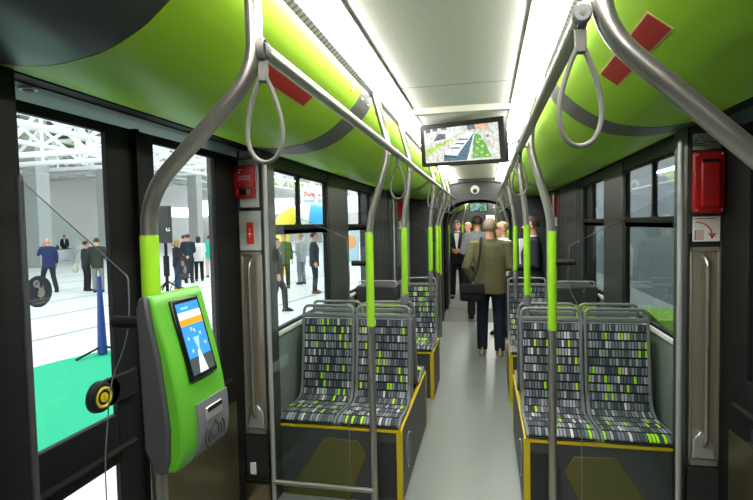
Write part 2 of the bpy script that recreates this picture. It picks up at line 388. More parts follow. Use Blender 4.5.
# side walls
def wall_piece(s, nm, y0, y1, z0, z1, d0, d1=1.42, m='dark', bevel=.006, name=None):
    b = MB(); b.box(X(s, d0), y0, z0, X(s, d1), y1, z1); return struct(b.build(name or 'wall_%s' % nm, m, bevel=bevel))
for s, nm in LR:
    wall_piece(s, nm, YB, 1.15, 0, 2.08, 1.075, m='black')                                  # beside the viewer
    wall_piece(s, nm, 1.15, 2.69, 2.053, 2.08, 1.165, m='soffit', bevel=0)         # soffit over the door
    wall_piece(s, nm, 2.86, 5.75, 0, .935, 1.16, 1.2, m='wallgrey')              # under the windows
    wall_piece(s, nm, 2.86, 5.75, .925, .955, 1.145, 1.2, m='pale')              # sill
    wall_piece(s, nm, 2.86, 5.75, 1.99, 2.08, 1.15, 1.2)                          # above the windows
    wall_piece(s, nm, 4.10, 4.74, .9, 2.08, 1.14, 1.2, bevel=.02)
    wall_piece(s, nm, 5.72, 5.85, 0, 2.08, 1.14, 1.28)
    # folded dark leaves beyond the windows
    b = MB()
    for i in range(11):
        y = 5.84+i*.142; b.prism([(X(s, 1.3), y), (X(s, 1.17), y), (X(s, 1.10), y+.05), (X(s, 1.10), y+.09), (X(s, 1.17), y+.142), (X(s, 1.3), y+.142)], 'z', 0, 2.08)
    struct(b.build('wall_%s' % nm, 'dark'))
    wall_piece(s, nm, 7.6, YE, 0, 2.08, 1.1)
    # gangway
    b = MB()
    for i in range(8):
        y = YE+.15+i*.143; b.prism([(X(s, .95), y), (X(s, .66), y), (X(s, .60), y+.07), (X(s, .66), y+.143), (X(s, .95), y+.143)], 'z', 0, 2.3)
    struct(b.build('wall_%s' % nm, 'black'))
    wall_piece(s, nm, Y2, Y3, 0, .95, 1.15, m='wallgrey'); wall_piece(s, nm, Y2, Y3, 1.7, 2.05, 1.15); wall_piece(s, nm, Y2, Y2+.4, 0, 2.08, .6)
    for y in (10.2, 11.6, 12.2, 13.6, 14.2, 15.6, 16.2): wall_piece(s, nm, y, y+.5, .95, 1.7, 1.15)
# end walls
b = MB(); b.box(X(-1, 1.42), YB-.05, 0, X(1, 1.42), YB, 2.42); struct(b.build('wall_back', 'dark'))
b = MB(); b.box(X(-1, 1.42), Y3, 0, X(1, 1.42), Y3+.05, 2.42); struct(b.build('wall_front', 'dark'))
# arch at the end of the module
def arch_frame(y0, y1, name, m):
    outer = [(X(-1, 1.2), 0), (X(-1, 1.2), 2.4), (X(1, 1.2), 2.4), (X(1, 1.2), 0)]
    inner = [(X(1, .56), 0), (X(1, .56), 1.72)]+[(X(1, .56*math.cos(a)), 1.72+.29*math.sin(a)) for a in [math.pi*k/16 for k in range(1, 16)]]+[(X(-1, .56), 1.72), (X(-1, .56), 0)]
    b = MB(); b.prism(outer+inner, 'y', y0, y1); return b.build(name, m)
struct(arch_frame(YE, YE+.15, 'wall_arch', 'dark')); struct(arch_frame(Y2-.12, Y2, 'wall_arch', 'dark'))
b = MB()
b.tube([(X(-1, .62), YE-.01, 2.23)]+[(X(1, -.62+1.24*k/14), YE-.01, 2.23+.09*math.sin(math.pi*k/14)) for k in range(15)], .028, 8)
struct(b.build('trim_10', 'band'))
b = MB(); b.box(X(-1, .7), YE+.15, 2.15, X(1, .7), Y2-.12, 2.3); struct(b.build('ceiling', 'black'))
t = thing('dome_camera', 'small white security dome camera on the dark arch above the gangway', 'camera', (-.17, YE-.02, 2.16))
b = MB(); b.cyl((-.17, YE, 2.165), (-.17, YE-.03, 2.165), .07, 20); b.build('base', 'pale', t)
b = MB(); b.ball((-.17, YE-.035, 2.145), .036, 14); b.build('lens_dome', 'ink', t)

# ------------------------------------------------------------------ windows
wn = 0
for s, nm in LR:
    for y0, y1, ym in ((2.88, 4.12, 3.47), (4.72, 5.74, 5.3)):
        wn += 1
        z0, zt, z1 = .955, 1.572, 1.995
        fr = bpy.data.objects.new('window_%d' % wn, None); COL.objects.link(fr); fr.location = (X(s, 1.2), (y0+y1)/2, z0); struct(fr)
        b = MB(); w = .035; r = .09
        a, c = X(s, 1.158), X(s, 1.185)
        # frame with rounded lower corners
        out = [(y0, z0), (y1, z0), (y1, z1), (y0, z1)]
        def rr(ya, yb, za, zb, r):
            P = []
            for (cy, cz, a0) in ((yb-r, za+r, -90), (yb-r, zb-r, 0), (ya+r, zb-r, 90), (ya+r, za+r, 180)):
                P += [(cy+r*math.cos(math.radians(a0+q)), cz+r*math.sin(math.radians(a0+q))) for q in (0, 22, 45, 67, 90)]
            return P
        n = 20
        inn = rr(y0+w, y1-w, z0+w*.6, zt, .06); ou = rr(y0, y1, z0, zt+.03, .005)
        def ring(ou, inn):
            V = [[b.bm.verts.new((xx, p[0], p[1])) for p in L] for xx in (a, c) for L in (ou, inn)]
            for k in range(n):
                k2 = (k+1) % n
                b.bm.faces.new((V[0][k], V[0][k2], V[1][k2], V[1][k])); b.bm.faces.new((V[2][k], V[2][k2], V[3][k2], V[3][k])); b.bm.faces.new((V[1][k], V[1][k2], V[3][k2], V[3][k]))
        ring(ou, inn)
        for ya, yb in ((y0, ym), (ym, y1)): ring(rr(ya, yb, zt, z1, .004), rr(ya+(w if ya == y0 else .014), yb-(w if yb == y1 else .014), zt+.065, z1-.02, .03))
        b.build('window_frame', 'black', fr)
        b = MB(); b.box(X(s, 1.168), y0+.01, z0+.01, X(s, 1.172), y1-.01, zt+.02); b.build('lower_pane', 'glass' if s < 0 else 'glassdark', fr)
        for ya, yb in ((y0+.01, ym), (ym, y1-.01)):
            b = MB(); b.box(X(s, 1.168), ya, zt+.02, X(s, 1.172), yb, z1-.01); b.build('upper_pane', 'glass', fr)

# ------------------------------------------------------------------ doors
def door(s, idx):
    root = bpy.data.objects.new('door_%d' % idx, None); COL.objects.link(root); root.location = (X(s, 1.24), 1.92, 0); struct(root)
    for k, (y0, y1, p0, p1) in enumerate(((1.16, 1.795, 1.235, 1.655), (1.805, 2.67, 1.93, 2.425))):
        b = MB(); a, c = X(s, 1.225), X(s, 1.25)
        b.box(a, y0, .03, c, p0, 2.02); b.box(a, p1, .03, c, y1, 2.02)
        b.box(a, p0, .735, c, p1, .925); b.box(a, p0, .03, c, p1, .10); b.box(a, p0, 1.984, c, p1, 2.02)
        lf = b.build('door_leaf', 'black', root, bevel=.004)
        b = MB(); b.box(X(s, 1.235), p0-.005, .92, X(s, 1.242), p1+.005, 1.99); b.build('pane', 'glass' if s < 0 else 'glassdark', lf)
        if k == 0:
            b = MB(); b.box(X(s, 1.235), p0-.005, .095, X(s, 1.242), p1+.005, .74); b.build('pane', 'glass', lf)
        else:
            b = MB(); b.box(X(s, 1.22), p0-.06, .10, X(s, 1.242), p1+.14, .66); b.build('kick_panel', 'steeldark', lf)
        b = MB(); b.tube([(X(s, 1.205), p0+.02, .80), (X(s, 1.205), p1+.06, .80)], .011, 8); b.build('grab_bar', 'black', lf)
    b = MB(); b.box(X(s, 1.2), 1.79, .03, X(s, 1.252), 1.81, 2.02); b.build('rubber_seal', 'black', root)
    return root
dl = door(-1, 1); dr = door(1, 2)
b = MB(); b.box(X(-1, 1.21), 1.2, -.04, X(-1, 1.42), 2.66, .005); b.box(X(1, 1.21), 1.2, -.04, X(1, 1.42), 2.66, .005); struct(b.build('trim_11', 'steeldark'))
# door button and stickers
t = thing('door_button', 'round black door button with a yellow ring at the edge of the door pane', 'button', (X(-1, 1.205), 1.54, 1.03)); dy = -.062
b = MB(); b.tube([(X(-1, 1.22), 1.655+dy, 1.03), (X(-1, 1.20), 1.655+dy, 1.03)], .052, 20); b.tube([(X(-1, 1.214), 1.60+dy, 1.03), (X(-1, 1.185), 1.60+dy, 1.03)], [.058, .052], 24); b.box(X(-1, 1.215), 1.6+dy, .978, X(-1, 1.20), 1.74, 1.082); b.build('housing', 'black', t, bevel=.005)
b = MB(); b.tube([(X(-1, 1.186), 1.60+dy+.033*math.cos(a), 1.03+.033*math.sin(a)) for a in [2*math.pi*k/24 for k in range(24)]], .006, 6, closed=True); b.build('yellow_ring', 'yellow', t)
b = MB(); b.cyl((X(-1, 1.19), 1.60+dy, 1.03), (X(-1, 1.18), 1.60+dy, 1.03), .017, 16); b.box(X(-1, 1.18), 1.597+dy, 1.018, X(-1, 1.177), 1.603+dy, 1.042); b.build('push_cap', 'yellow', t)
def hand_sticker(y, z, r, lab):
    x = X(-1, 1.2345)
    t = thing('round_sticker', lab, 'sticker', (x, y, z))
    b = MB(); b.cyl((x, y, z), (x+.002, y, z), r, 32); b.build('disc', 'sticker', t)
    xx = x+.0026
    b = MB()   # a pointing hand, built flat: fist, finger, thumb, button rings
    def P(pts): b.prism([(y+p[0]*r, z+p[1]*r) for p in pts], 'x', xx, xx+.0008)
    P([(-.12, -.02), (.02, .1), (.14, .2), (.3, .2), (.42, -.12), (.3, -.34), (.08, -.42), (-.08, -.3), (-.16, -.2), (-.06, -.14)])
    P([(.02, .1), (-.2, .42), (-.1, .5), (.16, .18)]); P([(.26, .18), (.24, .36), (.32, .36), (.36, .06)])
    for rr_ in (.12, .2): b.tube([(xx, y+r*(-.18+rr_*math.cos(a)), z+r*(.5+rr_*math.sin(a))) for a in [2*math.pi*k/18 for k in range(18)]], .0022, 5, closed=True)
    b.build('hand_symbol', 'stickerink', t)
    text_mesh('lettering', 'WCIŚNIJ PRZYCISK', r*.2, frame_mtx((xx, y, z-.52*r), (0, 1, 0), (0, 0, 1)), 'stickerink', t)
    text_mesh('lettering', 'OTWIERANIA', r*.2, frame_mtx((xx, y, z-.74*r), (0, 1, 0), (0, 0, 1)), 'stickerink', t)
hand_sticker(1.340, 1.433, .05, 'round navy sticker with a pressing hand, on the door pane nearest the viewer')
hand_sticker(2.13, 1.435, .052, 'round navy sticker with a pressing hand, on the pane above the ticket machine')
t = thing('spotlight', 'small round recessed spotlight in the grey soffit above the left door', 'light', (-1.345, 1.306, 2.05))
b = MB(); b.cyl((-1.345, 1.306, 2.048), (-1.345, 1.306, 2.06), .026, 20); b.build('ring', 'pale', t)
b = MB(); b.cyl((-1.345, 1.306, 2.045), (-1.345, 1.306, 2.06), .015, 16); b.build('lens', 'ink', t)

# ------------------------------------------------------------------ door pillars
def pillar(s, nm, y=2.68):
    xa, xb = X(s, 1.08), X(s, 1.235)             # aisle side, door side
    f = y
    b = MB(); b.box(xa, f+.012, 0, X(s, 1.42), f+.175, 2.08); b.box(xa, f, 0, X(s, 1.092), f+.02, 2.08); b.box(X(s, 1.225), f, 0, X(s, 1.42), f+.02, 2.08)
    b.box(xa, f, 0, xb, f+.02, .235); b.box(xa, f, .235, xb, f+.02, .42)
    struct(b.build('wall_%s' % nm, 'dark', bevel=.003))
    lx = lambda t_: X(s, 1.094+.13*t_)           # 0..1 across the face from the aisle side
    # tall steel recess with grab handle
    t = thing('boarding_handrail', 'long steel handrail in a recess below the %s' % ('small red sign' if s < 0 else 'curved arrow sign'), 'handle', (lx(.5), f, .43))
    b = MB(); zt = 1.485
    b.box(lx(0), f-.004, .43, lx(.08), f+.012, zt); b.box(lx(.92), f-.004, .43, lx(1), f+.012, zt); b.box(lx(0), f-.004, .43, lx(1), f+.012, .46); b.box(lx(0), f-.004, zt-.02, lx(1), f+.012, zt); b.box(lx(0), f+.008, .43, lx(1), f+.0119, zt)
    b.build('recess_plate', 'recess', t, bevel=.002)
    b = MB(); b.tube(fillet([(lx(.5), f+.008, zt-.04), (lx(.5), f-.035, zt-.07), (lx(.5), f-.035, .56), (lx(.5), f+.008, .52)], .03), .011, 12); b.build('bar', 'steel', t)
    b = MB(); b.prism([(lx(.1), .465), (lx(.9), .465), (lx(.82), .53), (lx(.62), .59), (lx(.38), .6), (lx(.14), .56)], 'y', f-.012, f+.008); b.build('scoop', 'alu', t, bevel=.006)
    return lx, f
for s, nm in LR:
    lx, f = pillar(s, nm)
    if s < 0:
        b = MB(); b.box(lx(0), f-.012, 1.49, lx(1), f+.012, 1.715); struct(b.build('trim_12', 'pale', bevel=.006))
        b = MB(); b.box(lx(.04), f-.008, 1.735, lx(.94), f+.012, 2.005); struct(b.build('trim_13', 'white', bevel=.004))
        t = thing('alarm_box', 'red plastic alarm box with a square opening, on a white plate high on the pillar', 'alarm box', (lx(.55), f-.01, 1.85))
        b = MB(); y0, y1 = f-.045, f-.008
        xl, xr = lx(1.05), lx(.14); zb, zt = 1.787, 1.968
        w = xr-xl
        b.box(xl, y0, zb+.055, xr, y1, zt); b.box(xl, y0, zb, xr, y1, zb+.018); b.box(xl, y0, zb+.018, xl+.2*w, y1, zb+.055); b.box(xr-.14*w, y0, zb+.018, xr, y1, zb+.055)
        b.build('housing', 'red', t, bevel=.006)
        b = MB(); b.cyl((xl+.3*w, y0-.001, zt-.03), (xl+.3*w, y0+.002, zt-.03), .014, 14); b.build('dial', 'ink', t)
        b = MB(); b.box(xl+.26*w, y0-.003, zt-.03, xl+.42*w, y0, zt-.022); b.box(xl+.26*w, y0-.003, zt-.044, xl+.32*w, y0, zt-.034)
        for i in range(3): b.box(xl+.25*w, y0-.0015, zt-.062-.010*i, xl+.85*w, y0, zt-.060-.010*i)
        b.build('white_marking', 'white', t)
        b = MB(); b.box(xl+.22*w, y0+.015, zb+.018, xl+.5*w, y1-.005, zb+.05); b.build('release_knob', 'black', t, bevel=.004)
        t = thing('emergency_sign', 'small upright red sign with white lettering below the alarm box', 'sign', (lx(.5), f-.013, 1.59))
        b = MB(); b.box(lx(.62), f-.02, 1.53, lx(.30), f-.012, 1.65); b.build('plate', 'redbright', t, bevel=.003)
        b = MB(); b.box(lx(.48), f-.0215, 1.565, lx(.46), f-.02, 1.62); b.box(lx(.56), f-.0215, 1.583, lx(.38), f-.02, 1.588); b.box(lx(.54), f-.0215, 1.61, lx(.40), f-.02, 1.613); b.build('marking', 'white', t)
        tl = thing('socket_plate', 'small white plate low on the pillar with the alarm box', 'plate', (lx(.7), f-.004, .29))
        b = MB(); b.box(lx(.86), f-.008, .19, lx(.58), f+.001, .26); b.build('plate', 'white', tl, bevel=.003)
        b = MB(); b.box(lx(1.35), f-.03, 0, lx(-.1), f+.001, .15); b.box(lx(1.35), f-.032, .15, lx(-.1), f+.001, .172, 1); struct(b.build('baseboard_left', ['steeldark', 'black'], bevel=.003))
        b = MB()
        for q in (.9, .12): b.ball((lx(q), f-.030, .135), .004, 8)
        struct(b.build('trim_14', 'steel'))
    else:
        b = MB(); b.box(lx(-.06), f-.004, 1.55, lx(1.02), f+.012, 2.04); struct(b.build('trim_15', 'plinth', bevel=.003))
        t = thing('emergency_box', 'big red emergency box with a lift-up cover, between bell sign and arrow sign', 'emergency box', (lx(.5), f-.02, 1.66))
        b = MB(); b.box(lx(0), f-.04, 1.645, lx(1), f-.004, 1.93); b.build('housing', 'red', t, bevel=.008)
        b = MB(); b.box(lx(.2), f-.058, 1.675, lx(.82), f-.04, 1.895); b.build('cover', 'red', t, bevel=.008)
        b = MB(); b.box(lx(.22), f-.0595, 1.878, lx(.80), f-.056, 1.893); b.build('cover_gap', 'black', t)
        for q in (.1, .9):
            for z in (1.66, 1.916): b = MB(); b.ball((lx(q), f-.041, z), .005, 8); b.build('screw', 'pale', t)
        t = thing('bell_sign', 'pale sign with a black bell outline above the red emergency box', 'sign', (lx(.5), f-.006, 1.90))
        b = MB(); b.box(lx(.04), f-.008, 1.942, lx(.96), f-.003, 2.018); b.build('plate', 'pale', t, bevel=.002)
        b = MB(); cxx, cz = lx(.27), 1.973
        b.tube([(cxx-.023, f-.009, cz-.012), (cxx-.018, f-.009, cz+.01), (cxx-.008, f-.009, cz+.026), (cxx, f-.009, cz+.029), (cxx+.008, f-.009, cz+.026), (cxx+.018, f-.009, cz+.01), (cxx+.023, f-.009, cz-.012)], .0014, 6, closed=True)
        b.tube([(cxx-.02, f-.009, cz-.002), (cxx+.02, f-.009, cz-.002)], .0012, 6); b.build('bell_symbol', 'ink', t)
        b = MB(); b.box(lx(.5), f-.0095, 1.973, lx(.88), f-.008, 1.979); b.build('red_lettering', 'redbright', t)
        t = thing('arrow_sign', 'white instruction sign with a curved red arrow below the red emergency box', 'sign', (lx(.5), f-.006, 1.60))
        b = MB(); b.box(lx(.06), f-.008, 1.512, lx(.96), f-.003, 1.63); b.build('plate', 'white', t, bevel=.002)
        b = MB(); x0 = lx(.12); z0 = 1.532
        b.tube([(x0+.006+.068*math.sin(a), f-.0085, z0+.008+.064*math.cos(a)) for a in [math.pi/2*k/12*.97 for k in range(13)]], .0030, 6)
        b.prism([(x0+.074-.016, z0+.018), (x0+.074, z0-.008), (x0+.074+.016, z0+.018), (x0+.074+.011, z0+.021), (x0+.074, z0+.004), (x0+.074-.011, z0+.021)], 'y', f-.0105, f-.008); b.build('arrow', 'redbright', t)
        b = MB(); b.box(x0, f-.009, 1.618, x0+.092, f-.008, 1.6215); b.build('title', 'redsticker', t); b = MB()
        b.box(x0+.002, f-.0085, 1.519, x0+.005, f-.008, 1.565)
        for i in range(5): b.box(x0, f-.009, 1.522+i*.0095, x0+.040, f-.008, 1.5255+i*.0095)
        b.build('lettering', 'redsticker', t)
    # far door pillar
    b = MB(); b.box(X(s, .98), 7.4, 0, X(s, 1.3), 7.6, 2.05); struct(b.build('wall_%s' % nm, 'wallgrey', bevel=.005))
    t = thing('alarm_box', 'small far red box on the pillar beyond the %s seats' % ('hall side' if s < 0 else 'grey window side'), 'alarm box', (X(s, 1.07), 7.39, 1.7))
    b = MB(); b.box(X(s, 1.01), 7.36, 1.70, X(s, 1.13), 7.4, 1.95); b.build('housing', 'red', t, bevel=.01)
    b = MB(); b.box(X(s, 1.01), 7.385, 1.56, X(s, 1.13), 7.4, 1.68); b.build('label_plate', 'white', t)
    t = thing('boarding_handrail', 'far steel handrail under the small red box, %s' % ('hall side' if s < 0 else 'grey window side'), 'handle', (X(s, 1.07), 7.39, .5))
    b = MB(); b.box(X(s, 1.01), 7.39, .5, X(s, 1.13), 7.4, 1.52); b.build('recess_plate', 'steel', t)
    b = MB(); b.tube(fillet([(X(s, 1.07), 7.395, 1.48), (X(s, 1.07), 7.35, 1.45), (X(s, 1.07), 7.35, .58), (X(s, 1.07), 7.395, .55)], .03), .012, 10); b.build('bar', 'steel', t)

# ------------------------------------------------------------------ red stickers on the coves
for s, y0, y1, d0, d1, lab in ((-1, 1.60, 2.045, .552, .594, 'long red sticker with a cream border on the green cove above the alarm box'), (1, 1.463, 2.01, .561, .617, 'long red sticker with a cream border on the green cove above the bell sign')):
    t = thing('red_sticker', lab, 'sticker', (X(s, (d0+d1)/2), (y0+y1)/2, cove_z(.58)))
    b = MB(); cove(b, s, y0-.006, y1+.006, d0-.004, d1+.004, off=.002, th=.003); b.build('border', 'cream', t)
    b = MB(); cove(b, s, y0, y1, d0, d1, off=.0035, th=.003); b.build('face', 'redsticker', t)
t = thing('diamond_sticker', 'small red sticker with a black mark on the far end of the left cove', 'sticker', (-.76, 7.42, 2.11))
b = MB(); cove(b, -1, 7.3, 7.55, .585, .645, off=.003, th=.004); b.build('face', 'redsticker', t)
b = MB(); cove(b, -1, 7.38, 7.46, .60, .63, off=.005, th=.004); b.build('mark', 'ink', t)

# ------------------------------------------------------------------ handrails, poles, straps
RD, RZ = .325, 2.005
for s, nm in LR:
    t = thing('handrail', 'steel rail running overhead along the %s' % ('ticket machine side' if s < 0 else 'red emergency box side'), 'handrail', (X(s, RD), 4, RZ))
    b = MB(); ys = 1.055 if s < 0 else 1.03; b.tube([(X(s, RD), ys, RZ), (X(s, RD), 7.9, RZ)], .0175, 14); b.build('bar', 'steel', t)
    b = MB(); b.cyl((X(s, RD), ys-.01, RZ), (X(s, RD), ys+.012, RZ), .0185, 16); b.build('end_cap', 'greyplastic', t, bevel=.004)
def pole(s, y, bd, z0, lab, sleeve, bend=1.60, rd=.362, straight_top=False, handle=None, clampz=None, r=.0195, fl=.12, zr=RZ-.03):
    """steel pole: upright, cranked in to the rail, then out to the ceiling edge"""
    t = thing('grab_pole', lab, 'pole', (X(s, bd), y, z0))
    top = [(X(s, rd-.012), y, 2.14), (X(s, rd-.012), y, 2.35)] if straight_top else [(X(s, rd), y, 2.07), (X(s, .437), y, 2.35)]
    pts = fillet([(X(s, bd), y, z0), (X(s, bd), y, bend+.03), (X(s, rd if not straight_top else rd-.012), y, zr)]+top, [fl, fl*.85, .06])
    b = MB(); b.tube(pts, r, 14); b.build('tube', 'steel', t)
    b = MB(); b.cyl((X(s, bd), y, sleeve[0]), (X(s, bd), y, sleeve[1]), r+.0025, 16); b.build('grip_sleeve', 'sleeve', t)
    b = MB()
    if straight_top: b.cyl((X(s, RD), y+.012, RZ), (X(s, rd-.012), y+.012, RZ), .012, 10)
    else: b.obox((X(s, (rd+RD)/2), y, RZ-.005), (1, 0, 0), (0, 1, 0), (0, 0, 1), .022, .014, .016); b.build('rail_clamp', 'alu', t, bevel=.006)
    if clampz:
        b = MB(); b.cyl((X(s, bd), y, clampz-.035), (X(s, bd), y, clampz+.02), r+.006, 14); b.ball((X(s, bd), y+.01, clampz-.015), .03, 10); b.build('seat_clamp', 'greyplastic', t)
    if handle:
        b = MB(); b.tube([(X(s, handle[0]), y, handle[1]), (X(s, handle[0]-.01), y, handle[1]), (X(s, handle[0]+.005), y, handle[1])][:2]+[], .001, 6) if False else None
        b.tube([(X(s, bd+.015), y, handle[1]), (X(s, handle[0]), y, handle[1])], .015, 12); b.build('glass_holder', 'black', t, bevel=.003)
    return t
G = 'green sleeved poles'
pole(-1, 1.05, .620, 0, 'near steel pole with green sleeve that carries the green ticket machine', (1.2, 1.607), bend=1.673, rd=.354, straight_top=True, handle=(.725, 1.402), r=.0185, fl=.085, zr=1.955)
pole(1, 1.03, .90, 0, 'near bare steel pole slanting out of the picture beside the red emergency box', (.8, 1.25), bend=1.425, rd=.370, straight_top=True, r=.0195, fl=.09)
pole(-1, 2.68, .470, 0, 'green sleeved pole in front of the near double seat, hall side', (1.073, 1.584), handle=(.57, 1.416))
pole(1, 2.62, .462, 0, 'green sleeved pole in front of the near double seat, grey window side', (1.085, 1.575), handle=(.57, 1.42))
pole(-1, 3.50, .410, .5, 'green sleeved pole clamped to the rear facing seat back, hall side', (1.14, 1.60), clampz=1.11)
pole(1, 3.50, .410, .5, 'green sleeved pole clamped to the rear facing seat back, grey window side', (1.14, 1.60), clampz=1.11)
pole(-1, 5.16, .405, .5, 'green sleeved pole clamped to the far single seat, hall side', (1.15, 1.585), clampz=1.10)
pole(1, 5.16, .425, .5, 'green sleeved pole clamped to the far single seat, grey window side', (1.15, 1.585), clampz=1.10)
pole(-1, 6.55, .47, 0, 'far green sleeved pole behind the single seat, hall side', (1.0, 1.6), handle=(.57, 1.42))
pole(1, 8.0, .47, 0, 'far green sleeved pole behind the single seat, grey window side', (1.0, 1.6))
pole(-1, 7.3, .50, 0, 'farthest green sleeved pole before the gangway, hall side', (.9, 1.6))
for k, (s, y, bd, lab) in enumerate(((-1, 10.3, .585, 'nearest bare pole beyond the gangway, hall side'), (1, 10.6, .47, 'nearest bare pole beyond the gangway, grey window side'), (-1, 13.0, .43, 'farther bare pole beyond the gangway, hall side'), (1, 13.0, .43, 'farther bare pole beyond the gangway, grey window side'))):
    pole(s, y, bd, 0, lab, (1.0, 1.6))
# strap loops
st = thing('hand_strap', 'grey hanging strap nearest the viewer, beside the cranked pole, ticket machine side', 'strap', (0, 0, 0), 'hand straps on the rails')
b = MB()
loop = []
for k in range(40):
    a = 2*math.pi*k/40; tt = (1-math.cos(a))/2        # 0 at the top, 1 at the bottom
    w = .052*math.sin(a)*(.28+.72*tt**.8)
    loop.append((w, 0, -.052-.19*tt))
b.tube(loop, .0052, 8, closed=True, flat=(1.0, 1.5)); b.build('loop', 'strap', st)
b = MB(); b.obox((0, 0, -.046), (1, 0, 0), (0, 1, 0), (0, 0, 1), .010, .009, .022); b.build('buckle', 'strap', st, bevel=.003)
b = MB(); b.tube([(.0, .0+.0235*math.sin(a), .0235*math.cos(a)) for a in [2*math.pi*k/20 for k in range(20)]], .006, 6, closed=True, flat=(.5, 1.6)); b.tube([(0, 0, -.022), (0, 0, -.035)], .007, 8, flat=(.6, 1.4)); b.build('hanger', 'strap', st)
spots = [(-1, 1.055, 8), (1, 1.045, 5), (-1, 2.78, 10), (1, 2.85, 5), (-1, 4.6, 15), (1, 4.5, -10), (-1, 5.4, 40), (1, 5.5, 20), (-1, 6.3, 10), (1, 6.6, 5), (-1, 7.2, 0), (1, 7.5, 20)]
names = ['', 'large near grey hanging strap in front of the right red sticker', 'hanging strap beside the second pole, hall side', 'hanging strap beside the second pole, grey window side', 
         'third hanging strap along the rail, hall side', 'third hanging strap along the rail, grey window side', 'fourth hanging strap along the rail, hall side', 'fourth hanging strap along the rail, grey window side', 'fifth hanging strap along the rail, hall side', 'fifth hanging strap along the rail, grey window side', 'last hanging strap before the gangway, hall side', 'last hanging strap before the gangway, grey window side']
for i, (s, y, a) in enumerate(spots):
    o = st if i == 0 else copy_tree(st)
    o.location = (X(s, RD), y, RZ); o.rotation_euler = (0, 0, math.radians(a))
    if i: o['label'] = names[i]

# ------------------------------------------------------------------ seats and plinths
SW = .385
BK = [(0, .452), (.004, .468), (.03, .484), (.10, .487), (.2, .478), (.3, .467), (.37, .466), (.405, .482), (.428, .52), (.442, .575), (.458, .66), (.474, .77), (.488, .88), (.50, .985)]
st0 = thing('tram_seat', '', 'seat', (0, 0, 0))
hw = SW/2
b = MB(); b.sweep(BK[:8], -hw+.02, hw-.02, .02, vs=.58); b.build('cushion', 'fabric', st0, local=True)
b = MB(); b.sweep(BK[7:], -hw+.025, hw-.025, .02); b.build('backrest', 'fabric', st0, local=True)
sh = [(y+.004, z-.006) for y, z in BK[:7]]+[(y+.008, z-.002) for y, z in BK[7:]]
b = MB(); b.sweep(sh, -hw+.004, hw-.004, .03); b.build('shell', 'greyplastic', st0, local=True, bevel=.004)
b = MB(); b.tube(fillet([(-hw+.012, .452, .56), (-hw+.014, .508, 1.0), (-hw+.02, .517, 1.072), (hw-.02, .517, 1.072), (hw-.014, .508, 1.0), (hw-.012, .452, .56)], [.02, .04, .04, .02]), .0105, 10); b.tube([(-hw+.02, .507, 1.008), (hw-.02, .507, 1.008)], .011, 8, flat=(1.5, .8)); b.build('back_frame', 'greyplastic', st0, local=True)
b = MB(); b.box(-hw+.03, .02, .43, hw-.03, .44, .452); b.build('seat_base', 'black', st0, local=True)
S1, S2, S3 = 2.835, 4.07, 4.655
seats = []
for s, side in LR:
    w = 'hall side' if s < 0 else 'grey window side'
    for k, (dd, pos) in enumerate(((.345+SW/2, 'aisle'), (.345+SW*1.5, 'window'))):
        seats.append((X(s, dd), S1, 0, 'near patterned seat facing the viewer on the %s, at the %s' % (w, pos)))
        seats.append((X(s, dd), S2, math.pi, 'seat facing away behind the near patterned pair on the %s, at the %s' % (w, pos)))
    seats.append((X(s, .341+SW/2), S3, 0, 'far single patterned seat facing the viewer beside the dark cabinet on the %s' % w))
for i, (x, y, rz, lab) in enumerate(seats):
    o = st0 if i == 0 else copy_tree(st0)
    o.location = (x, y, 0); o.rotation_euler = (0, 0, rz); o['label'] = lab; o['group'] = 'patterned tram seats'
